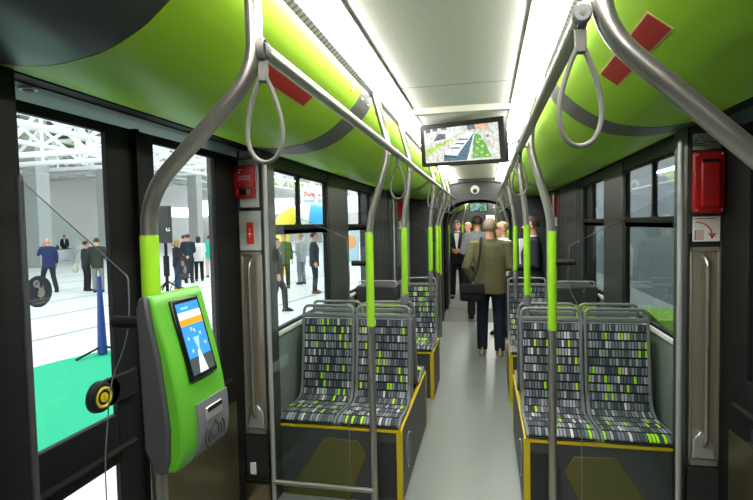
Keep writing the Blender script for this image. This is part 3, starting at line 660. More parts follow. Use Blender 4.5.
for s, side in LR:
    w = 'hall side' if s < 0 else 'grey window side'
    xi = X(s, .341); xo = X(s, 1.16)
    for y0, y1, lab in ((S1+.012, S2-.012, 'charcoal seat plinth with yellow edges under the near seats on the %s' % w), (S3+.012, S3+.62, 'charcoal seat plinth with yellow edges under the far single seat on the %s' % w)):
        t = thing('seat_plinth', lab, 'seat base', ((xi+xo)/2, (y0+y1)/2, 0))
        b = MB(); b.box(xi, y0, 0, xo, y1, .425); b.build('body', 'plinth', t, bevel=.004)
        b = MB(); sg = -s
        b.prism([(xi, y0-.008), (xo, y0-.008), (xo, y0+.012), (xi+s*.02, y0+.012), (xi+s*.02, y1-.012), (xo, y1-.012), (xo, y1+.008), (xi, y1+.008)], 'z', .42, .436); b.build('top_edge', 'yellow', t)
        b = MB(); b.box(xi+sg*.003, y0-.004, .002, X(s, .341+.03), y0+.02, .425); b.build('corner_edge', 'yellow', t); b = MB(); b.box(xi+sg*.003, y1-.02, .002, X(s, .341+.03), y1+.004, .425); b.build('corner_edge', 'yellow', t)
        if y0 < 4:
            # flat olive patch on the plinth front and darker flank panel
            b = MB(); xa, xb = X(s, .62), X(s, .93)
            b.prism([(X(s, .63), .09), (X(s, .55), .27), (X(s, .60), .355), (X(s, .80), .365), (X(s, 1.06), .0), (X(s, .66), .0)], 'y', y0-.006, y0+.002); b.build('olive_patch', 'olive', t, bevel=.003)
            b = MB(); b.prism([(X(s, .37), .03), (X(s, .37), .36), (X(s, .47), .36), (X(s, .53), .29), (X(s, .53), .03)], 'y', y0-.003, y0+.002); b.build('flank_panel', 'dark', t)
            b = MB(); cy, cz, rr_ = (y0+.24), .22, .10
            b.tube([(xi+sg*.001, cy+rr_*math.cos(a), cz+rr_*math.sin(a)) for a in [2*math.pi*k/28 for k in range(28)]], .006, 6, closed=True)
            b.cyl((xi-sg*.002, cy, cz), (xi+sg*.001, cy, cz), rr_, 28); b.build('vent_cover', 'greyplastic', t)
            b = MB()
            for a in (70, 250): b.ball((xi+sg*.006, cy+rr_*math.cos(math.radians(a)), cz+rr_*math.sin(math.radians(a))), .007, 8)
            b.build('vent_screw', 'alu', t)
    # equipment cabinet by the window
    t = thing('equipment_cabinet', 'dark cabinet with a lime lower front, by the window, %s' % w, 'cabinet', (X(s, .94), 5.2, .425))
    b = MB(); b.box(X(s, .735), 4.95, .855, X(s, 1.14), 5.5, 1.015); b.build('body', 'dark', t, bevel=.012)
    b = MB(); b.box(X(s, .745), 4.97, .437, X(s, 1.13), 5.26, .855); b.build('lower_front', 'lime', t)
    b = MB(); b.tube(fillet([(X(s, .74), 5.0, 1.015), (X(s, .74), 5.0, 1.06), (X(s, 1.12), 5.0, 1.06), (X(s, 1.12), 5.0, 1.015)], .02), .006, 8); b.build('top_rail', 'alu', t)
    t = thing('back_cap', 'lime cap strip between the back to back seats on the %s' % w, 'trim strip', (X(s, .73), 3.45, .96))
    b = MB(); b.box(X(s, .36), 3.385, .93, X(s, 1.10), 3.52, .965); b.box(X(s, .36), 3.42, .43, X(s, 1.10), 3.48, .935, 1); b.build('strip', ['greyplastic', 'greyplastic'], t)

# ------------------------------------------------------------------ glass draught screens
def glass_screen(s, y, pd, poly, rail_z, lab, pz=1.76):
    t = thing('glass_screen', lab, 'glass screen', (X(s, pd), y, 0))
    P = [Vector((X(s, d), y, z)) for d, z in poly]
    P = fillet(P+[P[0]], [.01, .09, .05, .05, .02, .02][:len(P)-1] if len(P) < 8 else .03, 5)[:-1]
    b = MB(); b.prism([(p.x, p.z) for p in P], 'y', y-.003, y+.003); b.build('pane', 'screenglass', t)
    n = [p for p in P]
    b = MB(); b.tube([p for p in n], .0018, 6, closed=True); b.build('pane_edge', 'greyplastic', t)
    b = MB(); pr = .0135 if y > 2 else .009; b.cyl((X(s, pd), y, .0), (X(s, pd), y, pz), pr, 12); b.ball((X(s, pd), y, pz), pr, 10); b.build('post', 'alu' if y > 2 else 'plinth', t)
    if rail_z:
        b = MB(); b.tube([(X(s, pd), y, rail_z), (X(s, .475), y, rail_z)], .014, 12); b.build('bottom_rail', 'steel', t)
    return t
glass_screen(-1, 2.66, 1.055, [(1.045, 1.75), (.59, 1.555), (.575, 1.30), (.60, 1.17), (.60, .17), (1.045, .17)], .165, 'clear glass screen with a steel post in front of the near seats, hall side', pz=1.98)
glass_screen(1, 2.66, 1.045, [(1.035, 1.755), (.55, 1.50), (.538, 1.30), (.605, 1.17), (.605, .17), (1.035, .17)], .165, 'clear glass screen with a pale post in front of the near seats, grey window side', pz=1.98)
glass_screen(-1, 1.10, 1.028, [(1.024, 1.755), (.72, 1.505), (.722, 1.365), (.785, 1.236), (.812, 1.03), (.812, .3), (1.024, .3)], None, 'clear glass screen with a dark post beside the near door and ticket machine', pz=1.76)
glass_screen(-1, 6.55, 1.03, [(1.0, 1.75), (.6, 1.555), (.58, 1.30), (.6, 1.17), (.6, .17), (1.0, .17)], .165, 'far glass screen with a steel post behind the single seat, hall side', pz=1.98)
glass_screen(1, 7.15, 1.03, [(1.0, 1.75), (.6, 1.555), (.58, 1.30), (.6, 1.17), (.6, .17), (1.0, .17)], .165, 'far glass screen with a steel post behind the single seat, grey window side', pz=1.98)

# ------------------------------------------------------------------ ticket machine
t = thing('ticket_machine', 'lime green ticket machine with a small touch screen on the near pole', 'ticket machine', (-.70, 1.06, 1.07))
fr = [(-.722, 1.478), (-.704, 1.472), (-.690, 1.42), (-.668, 1.34), (-.651, 1.26), (-.643, 1.19), (-.644, 1.13), (-.655, 1.10), (-.672, 1.090), (-.70, 1.092)]
fr = [(p.x, p.y) for p in catmull([(a, b_, 0) for a, b_ in fr], 3)]
# side panels bulge out towards the front: build the green shell as a rounded extrusion
b = MB(); b.prism([(-.735, 1.445), (-.728, 1.466)]+fr+[(-.716, 1.10), (-.728, 1.14)], 'y', .962, 1.158); b.build('housing', 'machine', t, bevel=.016, seg=4)
b = MB(); b.prism([(-.738, 1.452), (-.730, 1.474), (-.712, 1.478), (-.703, 1.42), (-.687, 1.345), (-.676, 1.26), (-.669, 1.19), (-.672, 1.12), (-.684, 1.087), (-.706, 1.092), (-.730, 1.14)], 'y', .952, 1.166); b.build('side_casing', 'machgrey', t, bevel=.006)
sx = Vector((0, 1, 0)); sy = Vector((-.701+.654, 0, 1.454-1.279)).normalized(); sn = sx.cross(sy)
c0 = Vector((-.6775, 1.067, 1.3665))
if sn.x < 0: sn = -sn
sc = c0+sn*.004
b = MB(); b.obox(sc, sx, sy, sn, .054, .094, .006); b.build('bezel', 'blackgloss', t, bevel=.003)
scr = sc+sn*.0066
b = MB()
def flat(u0, v0, u1, v1, mi, e=0.): b.quad([scr+sn*e+sx*u+sy*v for u, v in ((u0, v0), (u1, v0), (u1, v1), (u0, v1))], mi)
def flatp(pts, mi, e=0.): b.quad([scr+sn*e+sx*u+sy*v for u, v in pts], mi)
hx, hy = .045, .083
flat(-hx, -hy, hx, hy, 0); flat(-hx, .035, hx, .062, 1, .0003); flat(-hx, .03, hx, .045, 2, .0005); flat(-hx, -hy, hx, -.045, 3, .0003)
flatp([(-.02, -hy), (.015, -hy), (.002, -.03), (-.006, -.03)], 1, .0006)
flatp([(-.003, -.03), (.002, -.03), (.012, .0), (-.013, .0)], 4, .0006)
for u, v in ((-.03, .0), (.0, .015), (.02, .005), (.03, -.02), (-.025, -.03), (-.01, .02)): flat(u-.004, v-.004, u+.004, v+.004, 4, .0008)
flat(-.03, .068, .0, .073, 4, .0005)
smats = [emit_mat('screen_blue', (60, 140, 215), .9), emit_mat('screen_white', (225, 235, 245), .8), emit_mat('screen_orange', (245, 150, 40), .9), emit_mat('screen_ground', (70, 80, 78), .8), emit_mat('screen_pale', (150, 200, 235), .8)]
b.build('screen', smats, t, smooth=False)
b = MB()
gp = [(-.6405+.0, z) for z in ()]
def face_x(z):
    for (a, za), (c, zc) in zip(fr, fr[1:]):
        if zc <= z <= za: return a+(c-a)*(za-z)/(za-zc+1e-9)
    return -.645
zs = [1.222, 1.20, 1.18, 1.16, 1.14, 1.12, 1.10, 1.09]
A = [[b.bm.verts.new((face_x(z)+.004, y, z)) for z in zs] for y in (1.02, 1.156)]; B = [[b.bm.verts.new((face_x(z)-.012, y, z)) for z in zs] for y in (1.02, 1.156)]
for i in range(len(zs)-1):
    b.bm.faces.new((A[0][i], A[0][i+1], A[1][i+1], A[1][i])); b.bm.faces.new((A[0][i], A[0][i+1], B[0][i+1], B[0][i])); b.bm.faces.new((A[1][i], A[1][i+1], B[1][i+1], B[1][i]))
b.bm.faces.new((A[0][0], A[1][0], B[1][0], B[0][0])); b.bm.faces.new((A[0][-1], A[1][-1], B[1][-1], B[0][-1]))
rp = b.build('reader_panel', 'machmid', t)
b = MB(); b.box(-.642, 1.05, 1.175, -.634, 1.12, 1.206); b.build('ticket_slot', 'alu', t, bevel=.003)
b = MB(); b.box(-.6405, 1.053, 1.194, -.6325, 1.117, 1.205); b.build('slot_mouth', 'black', t, bevel=.002)
b = MB()
xf = -.6375
for k, rr_ in enumerate((.018, .032, .046)):
    for sg in (-1, 1):
        b.tube([(xf, 1.088+sg*rr_*math.cos(a)*(.95), 1.134+rr_*math.sin(a)*.75) for a in [math.radians(-38+76*q/6) for q in range(7)]], .0016, 5)
b.tube([(xf, 1.072, 1.146), (xf, 1.088, 1.164), (xf, 1.104, 1.146)], .0016, 5); b.box(xf, 1.076, 1.126, xf+.001, 1.10, 1.129); b.box(xf, 1.08, 1.12, xf+.001, 1.096, 1.123)
b.build('contactless_symbol', 'ink', t)
b = MB(); b.cyl((-.752, 1.05, 1.16), (-.752, 1.05, 1.42), .028, 12); b.build('pole_bracket', 'machgrey', t)

# ------------------------------------------------------------------ monitors
def monitor(name, lab, bl, br, tr, tl, thick, small=False):
    bl, br, tr, tl = map(Vector, (bl, br, tr, tl)); c = (bl+br+tr+tl)/4
    t = thing('ceiling_monitor', lab, 'monitor', c)
    ex = (br-bl).normalized(); ez = (tl-bl).normalized(); n = ex.cross(ez)   # towards viewer
    if n.y > 0: n = -n
    W = (br-bl).length; Hh = (tl-bl).length
    b = MB(); b.obox(c-n*thick/2, ex, ez, n, W/2, Hh/2, thick/2); b.build('case', 'black', t, bevel=.004)
    def at(u, v, e=0): return bl+(br-bl)*(.06+.88*u)+(tl-bl)*(.10+.80*v)+n*(.0015+e)
    b = MB()
    def poly(pts, mi, e):
        f = b.bm.faces.new([b.bm.verts.new(at(u, v, e)) for u, v in pts]); f.material_index = mi
    poly([(0, 0), (1, 0), (1, 1), (0, 1)], 0, 0)                                   # pavement
    poly([(0, .55), (.28, .62), (.5, .8), (.5, 1), (0, 1)], 1, .0004)              # pale building
    poly([(.13, .62), (.31, .68), (.31, .83), (.2, .84)], 2, .0008)                # dark opening
    poly([(.03, .9), (.1, .9), (.1, 1), (.03, 1)], 2, .0008); poly([(.13, .92), (.2, .93), (.2, 1), (.13, 1)], 2, .0008); poly([(.25, .95), (.33, .95), (.33, 1), (.25, 1)], 2, .0008)
    poly([(0, .18), (0, .38), (.38, .66), (.42, .64)], 3, .0008)                   # lawn strip
    poly([(.65, .06), (.9, .06), (.82, .5), (.76, .72), (.69, .74)], 4, .0008)     # hedge
    for u, v in ((.70, .15), (.78, .2), (.84, .12), (.72, .32), (.79, .38), (.73, .5), (.77, .58)): poly([(u-.02, v-.03), (u+.025, v-.02), (u+.02, v+.035), (u-.015, v+.03)], 3, .001)
    poly([(.74, .72), (1, .78), (1, 1), (.6, 1), (.6, .88)], 6, .0006)             # houses at the top
    poly([(.7, .83), (.9, .85), (.88, 1), (.68, 1)], 9, .0009); poly([(.62, .86), (.72, .88), (.7, 1), (.6, 1)], 2, .0010)
    poly([(.26, .02), (.60, .02), (.66, .5), (.68, .74), (.56, .74), (.27, .22)], 5, .0012)   # tram side
    poly([(.27, .22), (.45, .16), (.66, .70), (.68, .78), (.58, .80), (.40, .50)], 7, .0016)  # tram roof
    for u, v in ((.39, .37), (.45, .49), (.50, .60)): poly([(u-.03, v), (u+.10, v-.02), (u+.12, v+.025), (u, v+.045)], 2, .002)
    poly([(.28, .15), (.44, .09), (.45, .155), (.28, .205)], 8, .0018)             # windscreen
    poly([(.58, .02), (.62, .02), (.70, .72), (.69, .74)], 1, .0014)
    poly([(.85, .62), (.88, .62), (.88, .68), (.85, .68)], 2, .0008)
    e = .72 if not small else .6
    cs = [(206, 208, 198), (226, 230, 222), (110, 120, 124), (176, 208, 110), (112, 166, 92), (96, 118, 132), (190, 202, 196), (236, 240, 238), (70, 96, 112), (210, 176, 150)]
    if small: cs = [(130, 170, 150), (150, 185, 170), (60, 80, 90), (90, 160, 80), (60, 130, 70), (60, 90, 130), (100, 140, 150), (160, 180, 200), (50, 80, 110), (130, 130, 120)]
    b.build('screen', [emit_mat('picture_%d' % i, c_, e, .35) for i, c_ in enumerate(cs)], t, smooth=False)
    return t, c, n
mt, mc, mn = monitor('mon', 'wide monitor showing a tram from above, hung under the ceiling', (-.449, 3.71, 2.03), (.1327, 3.40, 2.003), (.1137, 3.40, 2.320), (-.467, 3.71, 2.325), .05)
b = MB(); b.box(-.30, 3.66, 2.2, -.08, 3.74, 2.316); b.build('ceiling_bracket', 'dark', mt)
b = MB(); b.tube(fillet([(.115, 3.45, 2.13), (.20, 3.45, 2.13), (.24, 3.45, 2.2), (.25, 3.45, 2.33)], .06), .008, 8); b.build('cable', 'greyplastic', mt)
monitor('mon2', 'small far monitor beyond the gangway with a green and blue picture', (-.506, 16, 1.96), (.063, 16, 1.96), (.063, 16, 2.26), (-.506, 16, 2.26), .05, True)

# ================================================================== PEOPLE
def bake(o, voxel, smooth_it=4):
    r = o.modifiers.new('r', 'REMESH'); r.mode = 'VOXEL'; r.voxel_size = voxel; r.use_smooth_shade = True
    sm = o.modifiers.new('s', 'SMOOTH'); sm.factor = .5; sm.iterations = smooth_it
    dg = bpy.context.evaluated_depsgraph_get(); me = bpy.data.meshes.new_from_object(o.evaluated_get(dg))
    mats = list(o.data.materials); name = o.name; par = o.parent
    me.materials.clear()
    for m in mats: me.materials.append(m)
    o.modifiers.clear(); o.data = me
    for p in me.polygons: p.use_smooth = True; p.material_index = 0
    return o
def hand(b, wrist, direction, palm_n, k, mi=0, curl=.5):
    """palm with four unequal bent fingers and a thumb"""
    d = Vector(direction).normalized(); n = Vector(palm_n); n = (n-d*n.dot(d)).normalized(); sd = d.cross(n)
    w = Vector(wrist); pc = w+d*.05*k
    b.obox(pc, d, sd, n, .05*k, .040*k, .013*k, mi)
    for i, ln in enumerate((.068, .078, .072, .055)):
        base = w+d*.095*k+sd*(-.030+.020*i)*k
        a1 = (d*math.cos(curl*.5)+n*math.sin(curl*.5)); a2 = (d*math.cos(curl*1.3)+n*math.sin(curl*1.3)); a3 = (d*math.cos(curl*2.1)+n*math.sin(curl*2.1))
        p1 = base+a1*ln*.45*k; p2 = p1+a2*ln*.32*k; p3 = p2+a3*ln*.23*k
        b.tube([base-d*.012*k, base, p1, p2, p3], [.0095*k, .0095*k, .0088*k, .0082*k, .006*k], 7, mi=mi)
    tb = w+d*.025*k-sd*.034*k; td = (d*.7-sd*.55+n*.35).normalized()
    b.tube([tb, tb+td*.035*k, tb+td*.035*k+(td+d*.5).normalized()*.03*k], [.012*k, .0105*k, .008*k], 7, mi=mi)

def person(label, loc, yaw, h=1.75, coat=None, coat_hem=.78, trousers=None, shoes=(40, 32, 28), hair='hairdark', hair_style='short', skin=None, build=1.0,
           arms=('down', 'down'), stride=0., shirt=None, tie=False, lapel=None, head_turn=0., vox=.016, glasses=False, group=None, collar=True, skirt=None, lean=0., strap=None, pack=None, extras=()):
    """one standing figure; local frame: x to its right, y ahead, z up"""
    root = thing('person', label, 'person', loc, group); root.rotation_euler = (0, 0, yaw)
    k = h/1.75
    V = lambda x, y, z: Vector((x*k, y*k, z*k))
    hips = {1: V(.095, 0, .92), -1: V(-.095, 0, .92)}
    feet = {1: V(.11, -stride*.5, .075), -1: V(-.11, stride*.5, .075)}
    knee = {q: (hips[q]+feet[q])*.5+V(0, .03+abs(stride)*.12, .03) for q in (1, -1)}
    shd = {q: V(q*.185*build, 0, 1.43) for q in (1, -1)}
    A = {'down': ((.235, -.03, 1.15), (.245, .06, .91), (0, .15, -1), (-1, 0, 0)), 'front': ((.24, -.02, 1.14), (.07, .22, 1.08), (-.8, .35, 0), (0, -1, -.1)), 'phone': ((.25, .12, 1.22), (.10, .13, 1.50), (-.25, -.1, 1), (-1, 0, 0)),
         'bent': ((.25, -.06, 1.14), (.20, .24, 1.12), (-.2, 1, .1), (-1, 0, 0)), 'cross': ((.24, .02, 1.16), (.0, .21, 1.17), (-1, .1, .1), (0, -1, 0)), 'pocket': ((.27, -.06, 1.14), (.20, .05, .96), (-.3, .3, -1), (-1, 0, 0)), 'hip': ((.3, -.05, 1.16), (.22, .10, 1.02), (-.6, .5, -.2), (0, 0, -1))}
    arm = {}
    for q, nm_ in ((1, arms[0]), (-1, arms[1])):
        e, w_, dd, pn = A[nm_]; f = lambda p: V(p[0]*q*(build if abs(p[0]) > .15 else 1), p[1], p[2])
        arm[q] = (f(e), f(w_), Vector((dd[0]*q, dd[1], dd[2])), Vector((pn[0]*q, pn[1], pn[2])))
    hc = V(0, .02+lean, 1.635); ca, sa = math.cos(head_turn), math.sin(head_turn)
    R = lambda x, y, z: hc+Vector(((x*ca-y*sa)*k, (x*sa+y*ca)*k, z*k))
    # ---- body: one continuous surface
    b = MB()
    b.loft([(V(0, 0, .86), .15*k, .10*k), (V(0, .0, .95), .165*k, .115*k), (V(0, .005, 1.08), .145*k, .105*k), (V(0, .01, 1.28), .165*k, .115*k), (V(0, 0, 1.42), .15*k, .09*k), (V(0, -.005, 1.47), .08*k, .06*k)])
    for q in (1, -1):
        b.tube([hips[q], knee[q], feet[q]], [.085*k, .055*k, .038*k], 12); b.tube([feet[q]+V(0, -.05, -.02), feet[q]+V(0, .14, -.035)], [.04*k, .033*k], 10)
        b.tube([V(q*.08, 0, 1.43), shd[q], arm[q][0], arm[q][1]], [.06*k, .052*k, .04*k, .027*k], 12)
    b.tube([V(0, -.005, 1.43), hc+V(0, -.015, -.05)], [.062*k, .054*k], 12)
    b.ball(R(0, -.012, .03), (.076*k, .094*k, .088*k), 16); b.ball(R(0, .022, -.035), (.058*k, .068*k, .075*k), 14)
    b.tube([R(0, .085, .015), R(0, .108, -.025)], [.010*k, .016*k], 8); b.ball(R(0, .068, -.088), (.028*k, .022*k, .02*k), 10)
    for q in (1, -1): b.ball(R(q*.077, -.01, -.005), (.012*k, .022*k, .032*k), 10)
    o = b.build('body', [skin or 'skin'], root, local=True)
    bake(o, max(vox*.8, .011)*k, 3)
    # hands and face details joined to the same mesh
    b = MB()
    for q in (1, -1): hand(b, arm[q][1], arm[q][2], arm[q][3], k)
    for q in (1, -1): b.ball(R(q*.031, .077, .012), (.014*k, .010*k, .009*k), 8, 1)
    b.ball(R(0, .088, -.058), (.026*k, .010*k, .007*k), 8, 2)
    for q in (1, -1): b.tube([R(q*.014, .087, .033), R(q*.034, .084, .038), R(q*.05, .072, .032)], .005*k, 6, mi=3)
    hm = hair if hair else 'hairgrey'
    det = b.build('det', [skin or 'skin', 'eye', 'lip', hm], None)
    bm = bmesh.new(); bm.from_mesh(o.data); bm.from_mesh(det.data)
    for m in ('eye', 'lip', hm): o.data.materials.append(M[m])
    bm.to_mesh(o.data); bm.free(); bpy.data.objects.remove(det)
    # ---- hair
    if hair_style != 'bald':
        b = MB()
        g = bmesh.ops.create_uvsphere(b.bm, u_segments=22, v_segments=16, radius=1)
        for v in list(b.bm.verts):
            x, y, z = v.co
            keep = {'short': z > .22 or (y < .15 and z > -.42), 'fringe': (z > -.42 and z < .42 and y < .35), 'long': z > .25 or (y < .25 and z > -1.5)}[hair_style]
            if not keep: b.bm.verts.remove(v)
        for v in b.bm.verts:
            x, y, z = v.co
            if hair_style == 'long' and z < -.1: y -= .05; z *= 2.2
            v.co = R(x*.087*(1 if hair_style != 'long' else 1.08), -.016+y*.106, .03+z*.102)
        geo = bmesh.ops.solidify(b.bm, geom=b.bm.faces[:], thickness=.012*k)
        b.build('hair', hair, root, local=True)
    # ---- trousers or skirt
    if trousers:
        b = MB(); b.loft([(V(0, 0, .80), .165*k, .115*k), (V(0, 0, .92), .178*k*build, .130*k), (V(0, .0, 1.03), .165*k*build, .122*k)])
        for q in (1, -1): b.tube([hips[q]+V(0, 0, -.02), knee[q], feet[q]+V(0, -.005, -.01)], [.100*k, .076*k, .066*k], 14)
        bake(b.build('trousers', [cloth('trousers_cloth', trousers)], root, local=True), vox*k, 3)
    for q in (1, -1):
        b = MB(); f = feet[q]
        b.loft([(f+V(0, .045, -.073), .045*k, .135*k), (f+V(0, .045, -.05), .05*k, .14*k), (f+V(0, .03, -.01), .043*k, .10*k), (f+V(0, -.02, .03), .04*k, .05*k)], 14)
        b.build('shoe', cloth('shoe_leather', shoes), root, local=True)
    # ---- shirt front and jacket
    if shirt:
        b = MB(); b.loft([(V(0, .004, 1.0), .158*k, .122*k), (V(0, .012, 1.28), .172*k, .128*k), (V(0, .004, 1.42), .14*k, .098*k), (V(0, -.002, 1.475), .078*k, .070*k), (V(0, -.002, 1.51), .066*k, .064*k)]); b.build('shirt', cloth('shirt_cloth', shirt), root, local=True)
        if tie:
            b = MB(); b.prism([(-.02*k, 1.44*k), (.02*k, 1.44*k), (.03*k, 1.1*k), (0, 1.05*k), (-.03*k, 1.1*k)], 'y', .128*k, .14*k); b.build('tie', cloth('tie_cloth', tie), root, local=True)
    if coat:
        b = MB()
        rings = [(V(0, 0, coat_hem), .188*k*build, .142*k), (V(0, 0, .96), .185*k*build, .142*k), (V(0, .005, 1.10), .178*k*build, .138*k), (V(0, .012, 1.28), .195*k*build, .145*k), (V(0, 0, 1.41), .175*k*build, .112*k), (V(0, -.006, 1.475), .088*k, .076*k)]
        b.loft(rings, 20)
        for q in (1, -1):
            e, w_ = arm[q][0], arm[q][1]; b.tube([V(q*.09, -.004, 1.425), shd[q], e, w_-(w_-e)*.06], [.070*k, .072*k, .06*k, .046*k], 14)
        if collar: b.tube([R(0, 0, 0)*0+V(.068*math.cos(a), -.008+.066*math.sin(a), 1.487) for a in [2*math.pi*j/16 for j in range(16)]], .017*k, 8, closed=True)
        jm = cloth('jacket_cloth', coat)
        j = bake(b.build('jacket', [jm], root, local=True), vox*k, 3)
        if lapel:   # open front showing the shirt
            b = MB(); b.prism([(-.055*k, 1.47*k), (.055*k, 1.47*k), (.012*k, 1.12*k), (-.012*k, 1.12*k)], 'y', .10*k, .172*k); b.build('shirt_front', cloth('shirt_cloth', lapel), root, local=True)
    if glasses:
        b = MB()
        for q in (1, -1): b.tube([R(q*.033+.02*math.cos(a), .098, .012+.016*math.sin(a)) for a in [2*math.pi*j/14 for j in range(14)]], .0025*k, 5, closed=True); b.tube([R(q*.053, .096, .015), R(q*.08, 0, .012)], .0025*k, 5)
        b.build('glasses', 'ink', root, local=True)
    return root, V, k

P_ = math.pi
# --- inside the tram
man, V, k = person('man in an olive jacket and dark jeans seen from behind, standing in the aisle', (.045, 6.36, 0), 0., 1.665, coat=(96, 92, 66), coat_hem=.80, trousers=(30, 36, 52), shoes=(176, 160, 128), hair='hairgrey', hair_style='short', build=1.12, arms=('front', 'pocket'), vox=.011, stride=.06)
bag = thing('shoulder_bag', 'black shoulder bag hanging on the left hip of the man in the olive jacket', 'bag', (-.16, 6.2, .7))
b = MB(); b.box(-.31, 6.06, .70, -.03, 6.18, .90); b.build('pouch', cloth('bag_cloth', (26, 26, 28)), bag, bevel=.03, seg=3)
b = MB(); b.box(-.315, 6.045, .80, -.025, 6.07, .905); b.build('flap', cloth('bag_flap', (34, 34, 36)), bag, bevel=.01)
b = MB(); b.tube(catmull([(-.20, 6.12, .88), (-.115, 6.185, 1.05), (-.075, 6.185, 1.25), (-.065, 6.22, 1.37), (-.065, 6.34, 1.435), (-.06, 6.45, 1.40), (-.05, 6.51, 1.25)]), .020, 8, flat=(.35, 1.2)); b.build('strap', cloth('bag_strap', (30, 30, 32)), bag)
person('man in a dark suit facing left, standing behind the far seats on the right', (.575, 6.75, 0), P_/2, 1.68, coat=(44, 48, 56), trousers=(36, 38, 44), hair='hairdark', shirt=(225, 228, 232), lapel=(225, 228, 232), arms=('down', 'front'), vox=.013, build=1.05)
person('man in a dark suit and white shirt facing the viewer, beyond the gangway', (-.62, 11.2, 0), P_, 1.68, coat=(38, 38, 44), trousers=(34, 34, 38), hair='hairdark', shirt=(228, 228, 226), lapel=(232, 232, 230), arms=('front', 'front'), vox=.018)
person('dark haired man in a grey top seen from behind, in the gangway', (-.15, 8.8, 0), 0.15, 1.735, coat=(120, 124, 128), trousers=(40, 42, 48), hair='hairdark', arms=('bent', 'bent'), vox=.016, coat_hem=.9)
person('fair haired man half hidden behind the suited man in the gangway', (-.42, 12.4, 0), P_*.8, 1.64, coat=(120, 122, 124), trousers=(40, 42, 48), hair='hairblond', vox=.02)
person('man with glasses in a white shirt facing left behind the olive jacket', (.235, 7.5, 0), P_/2+.3, 1.64, coat=(224, 226, 228), trousers=(60, 60, 66), hair='hairgrey', hair_style='fringe', glasses=True, arms=('down', 'down'), vox=.016, coat_hem=.92)
b = MB(); b.box(.0, 14.6, 1.68, .24, 14.62, 1.84); tag(b.build('notice_board', 'white'), 'white notice board hanging at the far end above the heads', 'notice')
# --- in the hall
GZ = -.37
def out_person(lab, x, y, yaw, h, **kw): return person(lab, (x, y, GZ), yaw, h, vox=kw.pop('vox', .02), **kw)
out_person('bald man in a dark blue jacket holding a phone, walking in the hall', -14.15, 14.17, P_*.35, 1.78, coat=(44, 54, 92), trousers=(44, 44, 50), hair='hairgrey', hair_style='bald', arms=('down', 'phone'), stride=.55)
out_person('woman in black with a pale bag, standing beside the man in grey trousers', -13.0, 14.5, -.4, 1.66, coat=(46, 50, 54), trousers=(36, 36, 38), hair='hairdark', arms=('down', 'front'))
out_person('man in a dark jacket and grey trousers seen from behind in the hall', -12.35, 14.25, .5, 1.76, coat=(52, 54, 52), trousers=(128, 128, 130), hair='hairdark', arms=('bent', 'hip'))
bg = thing('handbag', 'pale handbag hanging at the side of the woman in black', 'bag', (-13.25, 14.3, .35))
b = MB(); b.ball((-13.25, 14.3, .40), (.13, .06, .15), 14); b.build('pouch', cloth('bag_pale', (176, 170, 156)), bg)
b = MB(); b.tube(catmull([(-13.35, 14.3, .5), (-13.22, 14.36, .9), (-13.12, 14.42, 1.03)]), .008, 6); b.build('strap', cloth('bag_pale2', (120, 112, 100)), bg)
out_person('long haired woman in a dark jacket and blue jeans beside the loudspeaker', -10.07, 15.17, -.5, 1.64, coat=(44, 48, 52), trousers=(52, 76, 104), hair=mat and 'hairblond', hair_style='long', arms=('bent', 'cross'), shoes=(150, 60, 50))
out_person('man in a navy suit and sunglasses looking left, in the group by the column', -10.75, 16.9, .2, 1.80, coat=(34, 40, 58), trousers=(32, 36, 50), hair='hairdark', arms=('front', 'bent'), glasses=True)
out_person('person in a grey coat standing behind the man in the navy suit', -12.0, 18.6, -1., 1.74, coat=(80, 82, 88), trousers=(60, 60, 64), hair='hairdark')
out_person('brown haired woman in a white jacket and black trousers beside the navy suit', -10.75, 17.6, .6, 1.70, coat=(222, 220, 216), trousers=(34, 34, 36), hair='hairdark', hair_style='long', arms=('cross', 'bent'))
out_person('woman in a teal top and beige trousers at the edge of the group', -11.1, 19.0, .8, 1.70, coat=(40, 176, 156), trousers=(196, 184, 168), hair='hairdark', arms=('bent', 'bent'))
out_person('man in black at the back of the group, behind the teal top', -11.3, 20.3, .8, 1.78, coat=(36, 36, 40), trousers=(40, 40, 44), hair='hairdark')
out_person('man in a black suit close to the window, cut off by the steel post', -4.80, 11.1, -1.2, 1.74, coat=(32, 33, 36), trousers=(30, 31, 34), hair='hairdark', stride=.4)
out_person('man in a mottled green jacket, seen through the hall side window', -6.45, 15.6, -2.6, 1.78, coat=(70, 84, 52), trousers=(44, 46, 44), hair='hairgrey', arms=('bent', 'down'))
out_person('man in pale grey standing in the middle of the window view', -6.27, 16.7, 1.2, 1.76, coat=(150, 156, 160), trousers=(122, 128, 136), hair='hairgrey', arms=('bent', 'bent'))
out_person('heavy man in a dark jacket and jeans facing right, through the window', -5.03, 14.47, -1.3, 1.80, coat=(52, 58, 62), trousers=(44, 48, 58), hair='hairdark', arms=('down', 'down'), build=1.2, shoes=(110, 80, 60))
out_person('person in black half hidden by the dark window pillar', -5.05, 16.2, 1.2, 1.76, coat=(36, 38, 42), trousers=(40, 42, 46), hair='hairdark')
out_person('distant woman in pale clothes standing by the white wall', -31., 32.6, .4, 1.74, coat=(206, 210, 210), trousers=(206, 196, 176), hair='hairblond', vox=.03)
for q, lab in ((0, 'dark dressed waiter at the outer end of the long white table'), (1, 'dark dressed waiter in the middle of the long white table'), (2, 'dark dressed waiter at the inner end of the long white table')):
    out_person(lab, -31.9+q*1.05, 29.3+q*1.0, -2.4, 1.74, coat=(34, 34, 36), lapel=(230, 230, 230), trousers=(30, 30, 32), hair='hairdark', vox=.03)
